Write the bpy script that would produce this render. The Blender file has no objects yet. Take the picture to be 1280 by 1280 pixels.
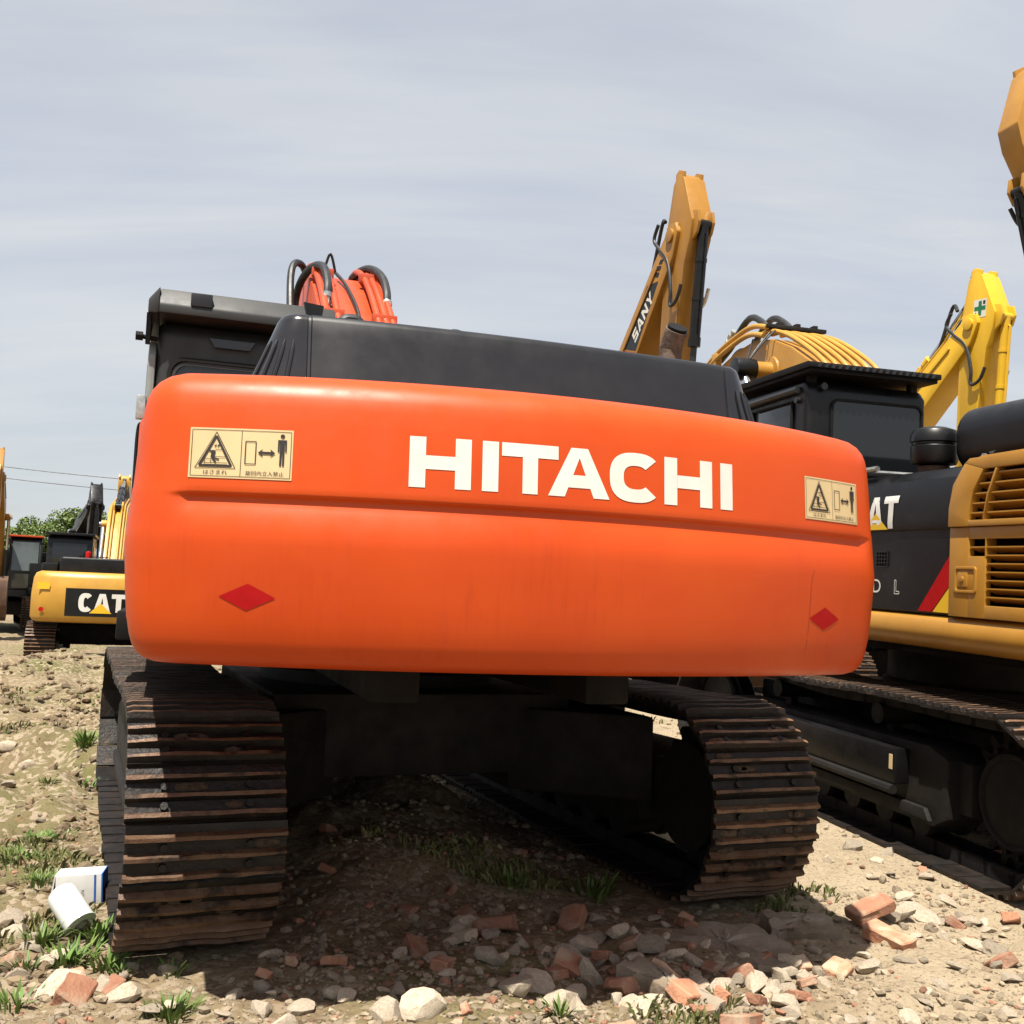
import bpy, bmesh, math, random
import numpy as np
from mathutils import Matrix, Vector
random.seed(7); RNG = np.random.default_rng(7)
S = bpy.context.scene; COL = S.collection
rad = math.radians

# ---------------------------------------------------------------- camera, sky, sun, exposure
CH, CP, CR = 1.472, 0.085, 0.040
cam_d = bpy.data.cameras.new('camera'); cam = bpy.data.objects.new('camera', cam_d); COL.objects.link(cam)
cam_d.sensor_width = 36; cam_d.lens = 36; cam_d.clip_start = 0.05; cam_d.clip_end = 3000
cam.matrix_world = Matrix.Translation((0, 0, CH)) @ Matrix.Rotation(math.pi / 2 + CP, 4, 'X') @ Matrix.Rotation(CR, 4, 'Z')
S.camera = cam
S.view_settings.view_transform = 'Standard'; S.view_settings.look = 'None'
S.view_settings.gamma = 1; S.view_settings.use_curve_mapping = False
S.view_settings.exposure = 1.04
SUN_DIR = Vector((0.14, 0.39, -1.0)).normalized()

W = bpy.data.worlds.new('World'); S.world = W; W.use_nodes = True
wt = W.node_tree; wt.nodes.clear()
def wn(t, **k):
    n = wt.nodes.new(t)
    for a, b in k.items(): setattr(n, a, b)
    return n
sky = wn('ShaderNodeTexSky', sky_type='NISHITA', sun_disc=False)
sky.sun_elevation = math.asin(-SUN_DIR.z); sky.sun_rotation = math.atan2(-SUN_DIR.x, -SUN_DIR.y)
sky.air_density = 1.0; sky.dust_density = 3.0; sky.ozone_density = 1.0
tc = wn('ShaderNodeTexCoord'); sep = wn('ShaderNodeSeparateXYZ'); wt.links.new(tc.outputs['Generated'], sep.inputs[0])
def wmath(op, a, b):
    n = wn('ShaderNodeMath', operation=op)
    for i, x in enumerate((a, b)):
        if isinstance(x, (int, float)): n.inputs[i].default_value = x
        else: wt.links.new(x, n.inputs[i])
    return n.outputs[0]
zz = wmath('ADD', wmath('MAXIMUM', sep.outputs[2], 0.0), 0.18)
comb = wn('ShaderNodeCombineXYZ')
wt.links.new(wmath('DIVIDE', sep.outputs[0], zz), comb.inputs[0]); wt.links.new(wmath('DIVIDE', sep.outputs[1], zz), comb.inputs[1])
mp = wn('ShaderNodeMapping'); mp.inputs['Rotation'].default_value = (0, 0, 0.35); mp.inputs['Scale'].default_value = (0.35, 1.15, 1)
wt.links.new(comb.outputs[0], mp.inputs[0])
cn = wn('ShaderNodeTexNoise'); cn.inputs['Scale'].default_value = 1.5; cn.inputs['Detail'].default_value = 7; cn.inputs['Roughness'].default_value = 0.55; cn.inputs['Distortion'].default_value = 0.5
wt.links.new(mp.outputs[0], cn.inputs['Vector'])
cr = wn('ShaderNodeValToRGB'); cr.color_ramp.elements[0].position = 0.36; cr.color_ramp.elements[0].color = (0.70, 0.70, 0.70, 1)
cr.color_ramp.elements[1].position = 0.68; cr.color_ramp.elements[1].color = (0.97, 0.97, 0.97, 1)
wt.links.new(cn.outputs['Fac'], cr.inputs[0])
mx = wn('ShaderNodeMix', data_type='RGBA'); wt.links.new(cr.outputs[0], mx.inputs[0])
wt.links.new(sky.outputs[0], mx.inputs[6])
mp2 = wn('ShaderNodeMapping'); mp2.inputs['Rotation'].default_value = (0, 0, -0.12); mp2.inputs['Scale'].default_value = (0.55, 2.1, 1); mp2.inputs['Location'].default_value = (3.1, 1.7, 0); wt.links.new(comb.outputs[0], mp2.inputs[0])
cn2 = wn('ShaderNodeTexNoise'); cn2.inputs['Scale'].default_value = 1.1; cn2.inputs['Detail'].default_value = 8; cn2.inputs['Roughness'].default_value = 0.6; cn2.inputs['Distortion'].default_value = 0.8; wt.links.new(mp2.outputs[0], cn2.inputs['Vector'])
mr2 = wn('ShaderNodeMapRange'); mr2.inputs[1].default_value = 0.36; mr2.inputs[2].default_value = 0.66; wt.links.new(cn2.outputs['Fac'], mr2.inputs[0])
cc2 = wn('ShaderNodeMix', data_type='RGBA'); wt.links.new(mr2.outputs[0], cc2.inputs[0]); cc2.inputs[6].default_value = (4.4, 4.75, 5.35, 1); cc2.inputs[7].default_value = (5.35, 5.45, 5.65, 1)
hz = wn('ShaderNodeMapRange'); hz.inputs[1].default_value = 0.0; hz.inputs[2].default_value = 0.32; hz.inputs[3].default_value = 0.75; hz.inputs[4].default_value = 0.0; wt.links.new(sep.outputs[2], hz.inputs[0])
ch = wn('ShaderNodeMix', data_type='RGBA'); wt.links.new(hz.outputs[0], ch.inputs[0]); wt.links.new(cc2.outputs[2], ch.inputs[6]); ch.inputs[7].default_value = (5.45, 5.75, 5.75, 1)
wt.links.new(ch.outputs[2], mx.inputs[7])
bg = wn('ShaderNodeBackground'); bg.inputs[1].default_value = 0.068; wt.links.new(mx.outputs[2], bg.inputs[0])
wo = wn('ShaderNodeOutputWorld'); wt.links.new(bg.outputs[0], wo.inputs[0])

sd = bpy.data.lights.new('sun', 'SUN'); sd.energy = 5.0; sd.angle = rad(0.55); sd.color = (1.0, 0.94, 0.84)
sun = bpy.data.objects.new('sun', sd); COL.objects.link(sun)
sun.rotation_euler = SUN_DIR.to_track_quat('-Z', 'Y').to_euler(); sun.location = (0, -4, 12)

# ---------------------------------------------------------------- materials
ALB = 0.74
def mat(name, col, col2=None, scale=4.0, rough=0.5, metal=0.0, bump=0.0, bscale=60.0, spec=0.5, coat=0.0, lo=0.4, hi=0.65,
        streak=0.0, streakcol=(0.05, 0.04, 0.03), perobj=False, island=False, mud=None, mudlo=0.55, mudhi=0.68, mudscale=3.0, rvar=0.1, detail=6):
    if metal < .5:
        q_ = lambda c_: None if c_ is None else tuple(x * ALB for x in c_)
        col, col2, mud, streakcol = q_(col), q_(col2), q_(mud), q_(streakcol)
    m = bpy.data.materials.new(name); m.use_nodes = True; t = m.node_tree; t.nodes.clear(); L = t.links.new
    def N(ty, **k):
        n = t.nodes.new(ty)
        for a, b in k.items(): setattr(n, a, b)
        return n
    out = N('ShaderNodeOutputMaterial'); p = N('ShaderNodeBsdfPrincipled'); L(p.outputs[0], out.inputs[0])
    p.inputs['Roughness'].default_value = rough; p.inputs['Metallic'].default_value = metal
    p.inputs['Specular IOR Level'].default_value = spec; p.inputs['Coat Weight'].default_value = coat; p.inputs['Coat Roughness'].default_value = 0.12
    tcn = N('ShaderNodeTexCoord'); vec = tcn.outputs['Object']; rnd = None
    if perobj or island:
        if island: rnd = N('ShaderNodeNewGeometry').outputs['Random Per Island']
        else: rnd = N('ShaderNodeObjectInfo').outputs['Random']
        mm = N('ShaderNodeMath', operation='MULTIPLY'); mm.inputs[1].default_value = 37.0; L(rnd, mm.inputs[0])
        va = N('ShaderNodeVectorMath', operation='ADD'); L(vec, va.inputs[0]); L(mm.outputs[0], va.inputs[1]); vec = va.outputs[0]
    def noise(sc, det=detail, v=None, r=0.6):
        n = N('ShaderNodeTexNoise'); n.inputs['Scale'].default_value = sc; n.inputs['Detail'].default_value = det; n.inputs['Roughness'].default_value = r
        L(v or vec, n.inputs['Vector']); return n.outputs['Fac']
    def ramp(f, a, b):
        n = N('ShaderNodeMapRange'); n.inputs[1].default_value = a; n.inputs[2].default_value = b; L(f, n.inputs[0]); return n.outputs[0]
    def mix(f, a, b):
        n = N('ShaderNodeMix', data_type='RGBA'); L(f, n.inputs[0])
        for i, x in ((6, a), (7, b)):
            if isinstance(x, tuple): n.inputs[i].default_value = x[:3] + (1,)
            else: L(x, n.inputs[i])
        return n.outputs[2]
    c = col
    if col2 is not None: c = mix(ramp(noise(scale), lo, hi), col, col2)
    if streak:
        mpn = N('ShaderNodeMapping'); mpn.inputs['Scale'].default_value = (48, 48, 1.0); L(vec, mpn.inputs[0])
        f1 = ramp(noise(1.0, 5, mpn.outputs[0]), 0.52, 0.8); f2 = ramp(noise(1.3), 0.42, 0.7)
        mu = N('ShaderNodeMath', operation='MULTIPLY'); L(f1, mu.inputs[0]); L(f2, mu.inputs[1])
        mu2 = N('ShaderNodeMath', operation='MULTIPLY'); L(mu.outputs[0], mu2.inputs[0]); mu2.inputs[1].default_value = streak
        c = mix(mu2.outputs[0], c, streakcol)
    if mud is not None: c = mix(ramp(noise(mudscale, 8), mudlo, mudhi), c, mud)
    if rnd is not None:
        hs = N('ShaderNodeHueSaturation'); mr = N('ShaderNodeMapRange'); L(rnd, mr.inputs[0]); mr.inputs[3].default_value = 0.62; mr.inputs[4].default_value = 1.30
        L(mr.outputs[0], hs.inputs['Value'])
        if isinstance(c, tuple): hs.inputs['Color'].default_value = c[:3] + (1,)
        else: L(c, hs.inputs['Color'])
        c = hs.outputs[0]
    if isinstance(c, tuple): p.inputs['Base Color'].default_value = c[:3] + (1,)
    else: L(c, p.inputs['Base Color'])
    if rvar:
        mr = N('ShaderNodeMapRange'); L(noise(7.0, 4), mr.inputs[0]); mr.inputs[1].default_value = 0.3; mr.inputs[2].default_value = 0.7
        mr.inputs[3].default_value = max(0.02, rough - rvar); mr.inputs[4].default_value = min(1, rough + rvar); L(mr.outputs[0], p.inputs['Roughness'])
    if bump:
        b = N('ShaderNodeBump'); b.inputs['Strength'].default_value = bump; b.inputs['Distance'].default_value = 0.02
        L(noise(bscale, 6), b.inputs['Height']); L(b.outputs[0], p.inputs['Normal'])
    return m

ORANGE = mat('orange paint', (0.67, 0.076, 0.006), (0.61, 0.063, 0.005), 1.2, 0.42, bump=0.012, bscale=7, streak=0.55, streakcol=(0.40, 0.034, 0.006), spec=0.3, mud=(0.69, 0.096, 0.008), mudlo=0.5, mudhi=0.8, mudscale=0.9)
ORANGE2 = mat('orange boom paint', (0.62, 0.075, 0.013), (0.52, 0.06, 0.012), 2.0, 0.45, streak=0.3, streakcol=(0.2, 0.05, 0.02))
HOOD = mat('charcoal plastic', (0.012, 0.0122, 0.0145), (0.015, 0.0152, 0.018), 2, 0.36, bump=0.01, bscale=300, rvar=0.06, mud=(0.028, 0.026, 0.024), mudlo=0.6, mudhi=1.0, mudscale=1.4)
HOODG = mat('glossy charcoal', (0.012, 0.012, 0.014), (0.018, 0.018, 0.02), 2, 0.20, rvar=0.05, coat=0.3)
CABG = mat('cab grey paint', (0.020, 0.0215, 0.0215), (0.028, 0.029, 0.028), 3, 0.55, streak=0.2, streakcol=(0.07, 0.065, 0.055))
CABLT = mat('pale door grey', (0.30, 0.33, 0.31), (0.24, 0.26, 0.25), 5, 0.4, streak=0.35, streakcol=(0.08, 0.07, 0.05))
BLACK = mat('black paint', (0.0045, 0.0045, 0.005), (0.008, 0.008, 0.0085), 3, 0.36, streak=0.10, streakcol=(0.04, 0.036, 0.03), spec=0.35)
BLACKM = mat('matt black', (0.0035, 0.0035, 0.0035), (0.007, 0.006, 0.0055), 6, 0.75, spec=0.25)
DARKST = mat('dark greasy steel', (0.006, 0.0055, 0.005), (0.014, 0.011, 0.009), 5, 0.7, bump=0.15, bscale=30, mud=(0.035, 0.025, 0.018), mudlo=0.62, mudhi=0.8, spec=0.3)
GLASS = mat('tinted glass', (0.010, 0.012, 0.014), None, 1, 0.05, spec=0.6, rvar=0.0)
GLASS2 = mat('grey glass', (0.10, 0.12, 0.12), (0.06, 0.07, 0.07), 1.5, 0.06, spec=0.7, rvar=0.0)
CATY = mat('aged yellow paint', (0.50, 0.245, 0.032), (0.43, 0.205, 0.026), 2.2, 0.42, streak=0.35, streakcol=(0.22, 0.11, 0.03), coat=0.1)
CATY2 = mat('warm yellow paint', (0.62, 0.33, 0.042), (0.54, 0.28, 0.035), 2.2, 0.42, streak=0.3, streakcol=(0.25, 0.13, 0.04))
KOMY = mat('bright yellow paint', (0.83, 0.50, 0.022), (0.78, 0.45, 0.02), 2.2, 0.38, streak=0.2, streakcol=(0.35, 0.18, 0.03))
SANYY = mat('ochre paint', (0.42, 0.195, 0.02), (0.36, 0.165, 0.018), 2.0, 0.42, streak=0.35, streakcol=(0.2, 0.09, 0.03))
SHOE = mat('track shoe steel', (0.008, 0.0065, 0.006), (0.028, 0.017, 0.011), 9, 0.55, metal=0.25, bump=0.35, bscale=40, perobj=True, mud=(0.11, 0.068, 0.042), mudlo=0.62, mudhi=0.72, mudscale=6)
GROUS = mat('rusty grouser edge', (0.19, 0.095, 0.05), (0.27, 0.16, 0.09), 14, 0.55, metal=0.3, bump=0.3, bscale=50, perobj=True, mud=(0.05, 0.03, 0.02), mudlo=0.52, mudhi=0.64, mudscale=9)
MUDM = mat('dried mud', (0.13, 0.085, 0.052), (0.075, 0.045, 0.028), 30, 0.95, bump=0.6, bscale=60, perobj=True)
RUBBER = mat('hose rubber', (0.014, 0.015, 0.016), (0.03, 0.03, 0.03), 20, 0.5)
CHROME = mat('chrome rod', (0.62, 0.62, 0.62), (0.5, 0.5, 0.5), 8, 0.16, metal=1.0, rvar=0.05)
GALV = mat('bright fitting steel', (0.55, 0.55, 0.52), (0.35, 0.34, 0.32), 25, 0.35, metal=0.8)
RUST = mat('rusty exhaust', (0.10, 0.055, 0.035), (0.22, 0.16, 0.12), 12, 0.8, bump=0.3)
STREAK = mat('scratched paint', (0.38, 0.05, 0.012), (0.30, 0.045, 0.012), 9, 0.6)
CREAM = mat('cream sticker vinyl', (0.76, 0.58, 0.31), (0.71, 0.53, 0.28), 6, 0.45, rvar=0.05)
PRINT = mat('black print', (0.020, 0.014, 0.012), None, 1, 0.5, rvar=0)
WHITE = mat('white lettering', (0.84, 0.82, 0.75), (0.78, 0.75, 0.68), 8, 0.45, rvar=0.05)
REDV = mat('red reflective vinyl', (0.44, 0.004, 0.006), (0.48, 0.007, 0.008), 20, 0.6, rvar=0.05, spec=0.15)
GREENV = mat('green vinyl', (0.01, 0.20, 0.07), (0.015, 0.16, 0.06), 10, 0.45, rvar=0.05)
YELV = mat('yellow vinyl', (0.86, 0.52, 0.02), None, 1, 0.4, rvar=0)
CARD = mat('white card', (0.72, 0.71, 0.68), (0.62, 0.61, 0.58), 9, 0.75)
BLUE = mat('blue card print', (0.02, 0.09, 0.36), (0.03, 0.12, 0.42), 9, 0.6)
FILT = mat('white filter paint', (0.78, 0.79, 0.75), (0.72, 0.72, 0.68), 9, 0.3, coat=0.2)
STONE = mat('pale rubble stone', (0.54, 0.455, 0.345), (0.43, 0.35, 0.255), 7, 0.9, bump=0.5, bscale=28, perobj=True, mud=(0.28, 0.215, 0.14), mudlo=0.52, mudhi=0.78, mudscale=8)
BRICKM = mat('broken red brick', (0.47, 0.225, 0.13), (0.38, 0.16, 0.09), 9, 0.9, bump=0.5, bscale=45, perobj=True, mud=(0.52, 0.40, 0.28), mudlo=0.47, mudhi=0.68, mudscale=7)
CONC = mat('old concrete', (0.36, 0.30, 0.225), (0.27, 0.215, 0.155), 5, 0.92, bump=0.5, bscale=35, mud=(0.20, 0.145, 0.095), mudlo=0.47, mudhi=0.66)
GRAV = mat('rubble gravel', (0.37, 0.30, 0.205), (0.22, 0.165, 0.105), 9, 0.92, bump=0.3, bscale=60, island=True)
CLOD = mat('earth clod', (0.25, 0.18, 0.105), (0.15, 0.105, 0.06), 6, 0.95, bump=0.5, bscale=45, island=True)
GRAVR = mat('brick crumbs', (0.36, 0.18, 0.11), (0.30, 0.15, 0.09), 9, 0.92, bump=0.3, bscale=60, island=True)
LEAF = mat('weed leaf', (0.10, 0.19, 0.03), (0.17, 0.24, 0.05), 6, 0.55, island=True)
GRASSM = mat('dry grass', (0.14, 0.17, 0.045), (0.26, 0.23, 0.09), 1.2, 0.65, island=True)
TREEL = mat('tree leaves', (0.095, 0.155, 0.018), (0.13, 0.185, 0.026), 0.5, 0.6, island=True)
BARK = mat('bark', (0.10, 0.075, 0.05), (0.06, 0.045, 0.03), 6, 0.9, bump=0.6, bscale=12)
POLE = mat('pole concrete', (0.36, 0.34, 0.31), (0.30, 0.28, 0.25), 4, 0.9)
for m_ in (LEAF, GRASSM, TREEL):
    p_ = m_.node_tree.nodes['Principled BSDF']; p_.inputs['Subsurface Weight'].default_value = 0.0
    p_.inputs['Transmission Weight'].default_value = 0.0

def ground_material():
    m = bpy.data.materials.new('rubbly soil'); m.use_nodes = True; t = m.node_tree; L = t.links.new
    p = t.nodes['Principled BSDF']; p.inputs['Roughness'].default_value = 0.95; p.inputs['Specular IOR Level'].default_value = 0.2
    def N(ty, **k):
        n = t.nodes.new(ty)
        for a, b in k.items(): setattr(n, a, b)
        return n
    tcn = N('ShaderNodeTexCoord'); v = tcn.outputs['Object']
    def noise(sc, det=8, r=0.62):
        n = N('ShaderNodeTexNoise'); n.inputs['Scale'].default_value = sc; n.inputs['Detail'].default_value = det; n.inputs['Roughness'].default_value = r; L(v, n.inputs['Vector']); return n.outputs['Fac']
    def rmp(f, a, b):
        n = N('ShaderNodeMapRange'); n.inputs[1].default_value = a; n.inputs[2].default_value = b; L(f, n.inputs[0]); return n.outputs[0]
    def mix(f, a, b):
        n = N('ShaderNodeMix', data_type='RGBA'); L(f, n.inputs[0])
        for i, x in ((6, a), (7, b)):
            if isinstance(x, tuple): n.inputs[i].default_value = x + (1,)
            else: L(x, n.inputs[i])
        return n.outputs[2]
    c = mix(rmp(noise(0.9), 0.38, 0.62), (0.168, 0.123, 0.072), (0.242, 0.187, 0.115))
    c = mix(rmp(noise(2.3), 0.52, 0.70), c, (0.090, 0.062, 0.037))
    c = mix(rmp(noise(0.45, 5), 0.46, 0.64), c, (0.113, 0.105, 0.039))
    c = mix(rmp(noise(5.5), 0.60, 0.70), c, (0.226, 0.129, 0.078))
    vo = N('ShaderNodeTexVoronoi'); vo.inputs['Scale'].default_value = 26; L(v, vo.inputs['Vector'])
    bw = N('ShaderNodeRGBToBW'); L(vo.outputs['Color'], bw.inputs[0])
    c = mix(rmp(bw.outputs[0], 0.60, 0.72), c, (0.281, 0.226, 0.156))
    sx_ = N('ShaderNodeSeparateXYZ'); L(v, sx_.inputs[0]); ad = N('ShaderNodeMath', operation='ADD'); L(rmp(sx_.outputs[0], 0.5, 1.8), ad.inputs[0]); L(noise(0.8, 5), ad.inputs[1])
    c = mix(rmp(ad.outputs[0], 0.75, 1.6), c, (0.33, 0.265, 0.18))
    sp = noise(60, 4)
    c = mix(rmp(sp, 0.56, 0.68), c, (0.078, 0.055, 0.035))
    L(c, p.inputs['Base Color'])
    b1 = N('ShaderNodeBump'); b1.inputs['Strength'].default_value = 0.9; b1.inputs['Distance'].default_value = 0.03; L(noise(14, 9, 0.7), b1.inputs['Height'])
    b2 = N('ShaderNodeBump'); b2.invert = True; b2.inputs['Strength'].default_value = 0.6; b2.inputs['Distance'].default_value = 0.012; L(vo.outputs['Distance'], b2.inputs['Height']); L(b1.outputs[0], b2.inputs['Normal'])
    L(b2.outputs[0], p.inputs['Normal'])
    return m
SOIL = ground_material()

# ---------------------------------------------------------------- mesh helpers
class G:
    def __init__(s): s.v, s.f, s.m = [], [], []
    def add(s, vs, fs, m=0):
        o = len(s.v); s.v += [tuple(p) for p in vs]; s.f += [tuple(i + o for i in f) for f in fs]; s.m += [m] * len(fs); return s
    def box(s, x0, x1, y0, y1, z0, z1, m=0):
        return s.add([(x, y, z) for x in (x0, x1) for y in (y0, y1) for z in (z0, z1)],
                     [(0, 1, 3, 2), (4, 6, 7, 5), (0, 4, 5, 1), (2, 3, 7, 6), (0, 2, 6, 4), (1, 5, 7, 3)], m)
    def prism(s, poly, ax, lo, hi, m=0):
        n = len(poly)
        def P(a, b, c): return {'x': (c, a, b), 'y': (a, c, b), 'z': (a, b, c)}[ax]
        vs = [P(a, b, lo) for a, b in poly] + [P(a, b, hi) for a, b in poly]
        return s.add(vs, [tuple(range(n)), tuple(range(2 * n - 1, n - 1, -1))] + [(i, (i + 1) % n, n + (i + 1) % n, n + i) for i in range(n)], m)
    def rings(s, R, m=0, caps=True, closed=True):
        n = len(R[0]); vs = [p for r in R for p in r]; fs = []
        for k in range(len(R) - 1):
            for i in range(n if closed else n - 1):
                j = (i + 1) % n; fs.append((k * n + i, k * n + j, (k + 1) * n + j, (k + 1) * n + i))
        if caps: fs += [tuple(range(n)), tuple(range(len(R) * n - 1, (len(R) - 1) * n - 1, -1))]
        return s.add(vs, fs, m)
    def tube(s, path, r, n=8, m=0, rr=None):
        P = [Vector(p) for p in path]; R = []; up = None
        for i, p in enumerate(P):
            t = (P[min(i + 1, len(P) - 1)] - P[max(i - 1, 0)]).normalized()
            if up is None: up = t.orthogonal().normalized()
            up = (up - t * up.dot(t)); up = up.normalized() if up.length > 1e-6 else t.orthogonal().normalized()
            b = t.cross(up); q = rr[i] if rr else r
            R.append([p + (up * math.cos(2 * math.pi * k / n) + b * math.sin(2 * math.pi * k / n)) * q for k in range(n)])
        return s.rings(R, m)
    def cyl(s, p, q, r, n=16, m=0, r2=None): return s.tube([p, q], r, n, m, [r, r if r2 is None else r2])
    def lathe(s, prof, c, n=24, m=0, ax='z'):
        R = []
        for r, h in prof:
            ring = []
            for k in range(n):
                a = 2 * math.pi * k / n; u, w = r * math.cos(a), r * math.sin(a)
                ring.append({'z': (c[0] + u, c[1] + w, c[2] + h), 'x': (c[0] + h, c[1] + u, c[2] + w), 'y': (c[0] + u, c[1] + h, c[2] + w)}[ax])
            R.append(ring)
        return s.rings(R, m)
    def mesh(s, name, mats, bevel=0, seg=2, ang=35):
        me = bpy.data.meshes.new(name); me.from_pydata(s.v, [], s.f)
        for x in (mats if isinstance(mats, (list, tuple)) else [mats]): me.materials.append(x)
        me.polygons.foreach_set('material_index', s.m)
        bm = bmesh.new(); bm.from_mesh(me); bmesh.ops.recalc_face_normals(bm, faces=bm.faces)
        if bevel:
            es = [e for e in bm.edges if len(e.link_faces) == 2 and e.calc_face_angle(0) > 0.5]
            bmesh.ops.bevel(bm, geom=es, offset=bevel, segments=seg, profile=0.6, affect='EDGES', clamp_overlap=True)
        bm.to_mesh(me); bm.free(); me.shade_smooth(); me.set_sharp_from_angle(angle=rad(ang))
        return me
    def obj(s, name, mats, parent=None, bevel=0, seg=2, ang=35, rz=0, label=None):
        return link(name, s.mesh(name, mats, bevel, seg, ang), parent, rz=rz, label=label)
def link(name, me, parent=None, loc=(0, 0, 0), rz=0, label=None):
    o = bpy.data.objects.new(name, me); COL.objects.link(o); o.parent = parent; o.location = loc; o.rotation_euler = (0, 0, rz)
    if label: o['label'] = label
    return o
def tag(o, label=None, cat=None, group=None, kind=None):
    for k, x in (('label', label), ('category', cat), ('group', group), ('kind', kind)):
        if x: o[k] = x
    return o
def empty(name, loc, rz=0, rx=0):
    o = bpy.data.objects.new(name, None); COL.objects.link(o); o.location = loc; o.rotation_euler = (rx, 0, rz); o.empty_display_size = 0.3; return o
def smoothpath(pts, n=6):
    P = [Vector(p) for p in pts]; out = []
    for i in range(len(P) - 1):
        a, b, c, d = P[max(i - 1, 0)], P[i], P[i + 1], P[min(i + 2, len(P) - 1)]
        for k in range(n):
            t = k / n; out.append(0.5 * ((2 * b) + (c - a) * t + (2 * a - 5 * b + 4 * c - d) * t * t + (3 * b - a - 3 * c + d) * t ** 3))
    return out + [P[-1]]

# photograph position -> place on the ground (used to set stones and plants where they lie)
def ray(px, py):
    u, v = px - 640, py - 640; c, s = math.cos(CR), math.sin(CR); x, y = c * u + s * v, -s * u + c * v
    return Vector((x / 1280, math.cos(CP) + y / 1280 * math.sin(CP), math.sin(CP) - y / 1280 * math.cos(CP)))
def on_ground(px, py, z=0.0):
    d = ray(px, py); t = (z - CH) / d.z; return Vector((d.x * t, d.y * t, z))
def at_depth(px, py, Y):
    d = ray(px, py); t = Y / d.y; return Vector((d.x * t, Y, CH + d.z * t))

# ---------------------------------------------------------------- ground
def vnoise(x, y, seed):
    xi, yi = np.floor(x).astype(np.int64), np.floor(y).astype(np.int64); fx, fy = x - xi, y - yi
    fx, fy = fx * fx * (3 - 2 * fx), fy * fy * (3 - 2 * fy)
    def h(a, b):
        n = (a * 374761393 + b * 668265263 + seed * 1442695041) & 0x7fffffff
        n = ((n ^ (n >> 13)) * 1274126177) & 0x7fffffff
        return ((n ^ (n >> 16)) & 0xffff) / 65535.0
    return (h(xi, yi) * (1 - fx) + h(xi + 1, yi) * fx) * (1 - fy) + (h(xi, yi + 1) * (1 - fx) + h(xi + 1, yi + 1) * fx) * fy - 0.5
def sstep(a, b, x):
    t = np.clip((x - a) / (b - a), 0, 1); return t * t * (3 - 2 * t)
UX, UY, UYAW, TYAW = -0.812, 6.643, 0.318, 0.395
KX, KY, KYAW, KPIT = 3.617, 7.820, 0.245, 0.032
def local(x, y, ox, oy, a): return (x - ox) * math.cos(a) + (y - oy) * math.sin(a), -(x - ox) * math.sin(a) + (y - oy) * math.cos(a)
def under_track(x, y, pad=0.05):
    r = np.zeros(np.shape(x), bool)
    for ox, oy, a, g, L2 in ((UX, UY, TYAW, 1.295, 2.02), (KX, KY, KYAW, 1.2, 2.1)):
        lx, ly = local(x, y, ox, oy, a); r |= (np.abs(np.abs(lx) - g) < 0.31 + pad) & (np.abs(ly) < L2 + pad)
    return r
def gheight(x, y):
    x = np.asarray(x, float); y = np.asarray(y, float); z = np.zeros_like(x)
    for s, a, k in ((0.35, 0.10, 1), (1.1, 0.06, 2), (2.7, 0.055, 3), (6.5, 0.042, 4), (15, 0.024, 5), (33, 0.012, 6)): z += a * vnoise(x * s, y * s, k)
    d = np.hypot(x, y); z *= 1 - 0.55 * sstep(30, 120, d)
    rough = sstep(4.4, 7, y) * sstep(-1.6, -3.0, x) * (1 - sstep(19, 25, y))
    z += rough * (0.28 * vnoise(x * 0.8, y * 1.1, 11) + 0.26 * vnoise(x * 2.1, y * 2.1, 12) + 0.13 * vnoise(x * 5, y * 5, 13))
    near = np.zeros_like(x)
    for ox, oy, a, g, L2 in ((UX, UY, TYAW, 1.295, 2.0), (KX, KY, KYAW, 1.2, 2.1)):
        lx, ly = local(x, y, ox, oy, a)
        near = np.maximum(near, (1 - sstep(0.30, 0.62, np.abs(np.abs(lx) - g))) * (1 - sstep(L2 - 0.05, L2 + 0.45, np.abs(ly))))
    z = z * (1 - near) - 0.012 * near
    lx, ly = local(x, y, KX, KY, KYAW)
    z += sstep(-3.4, -2.2, lx) * (1 - sstep(3.0, 6.0, lx)) * 0.032 * np.clip(ly + 2.1, 0, 5.0) * (1 - sstep(4.5, 9, ly))
    lx, ly = local(x, y, UX, UY, TYAW); z += 0.30 * np.exp(-(np.abs(lx + .12) / .72) ** 3 - (np.abs(ly + .35) / 1.15) ** 3) * (1 + .8 * vnoise(x * 3, y * 3, 21))
    z += 0.16 * np.exp(-((x + 6.6) / 3.2) ** 2 - ((y - 18.2) / 1.3) ** 2)
    z -= 0.30 * sstep(18.5, 21, y) * sstep(-2.5, -5, x) * (1 - sstep(30, 45, y))
    return z
def gz(x, y): return float(gheight(np.array([x]), np.array([y]))[0])

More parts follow.
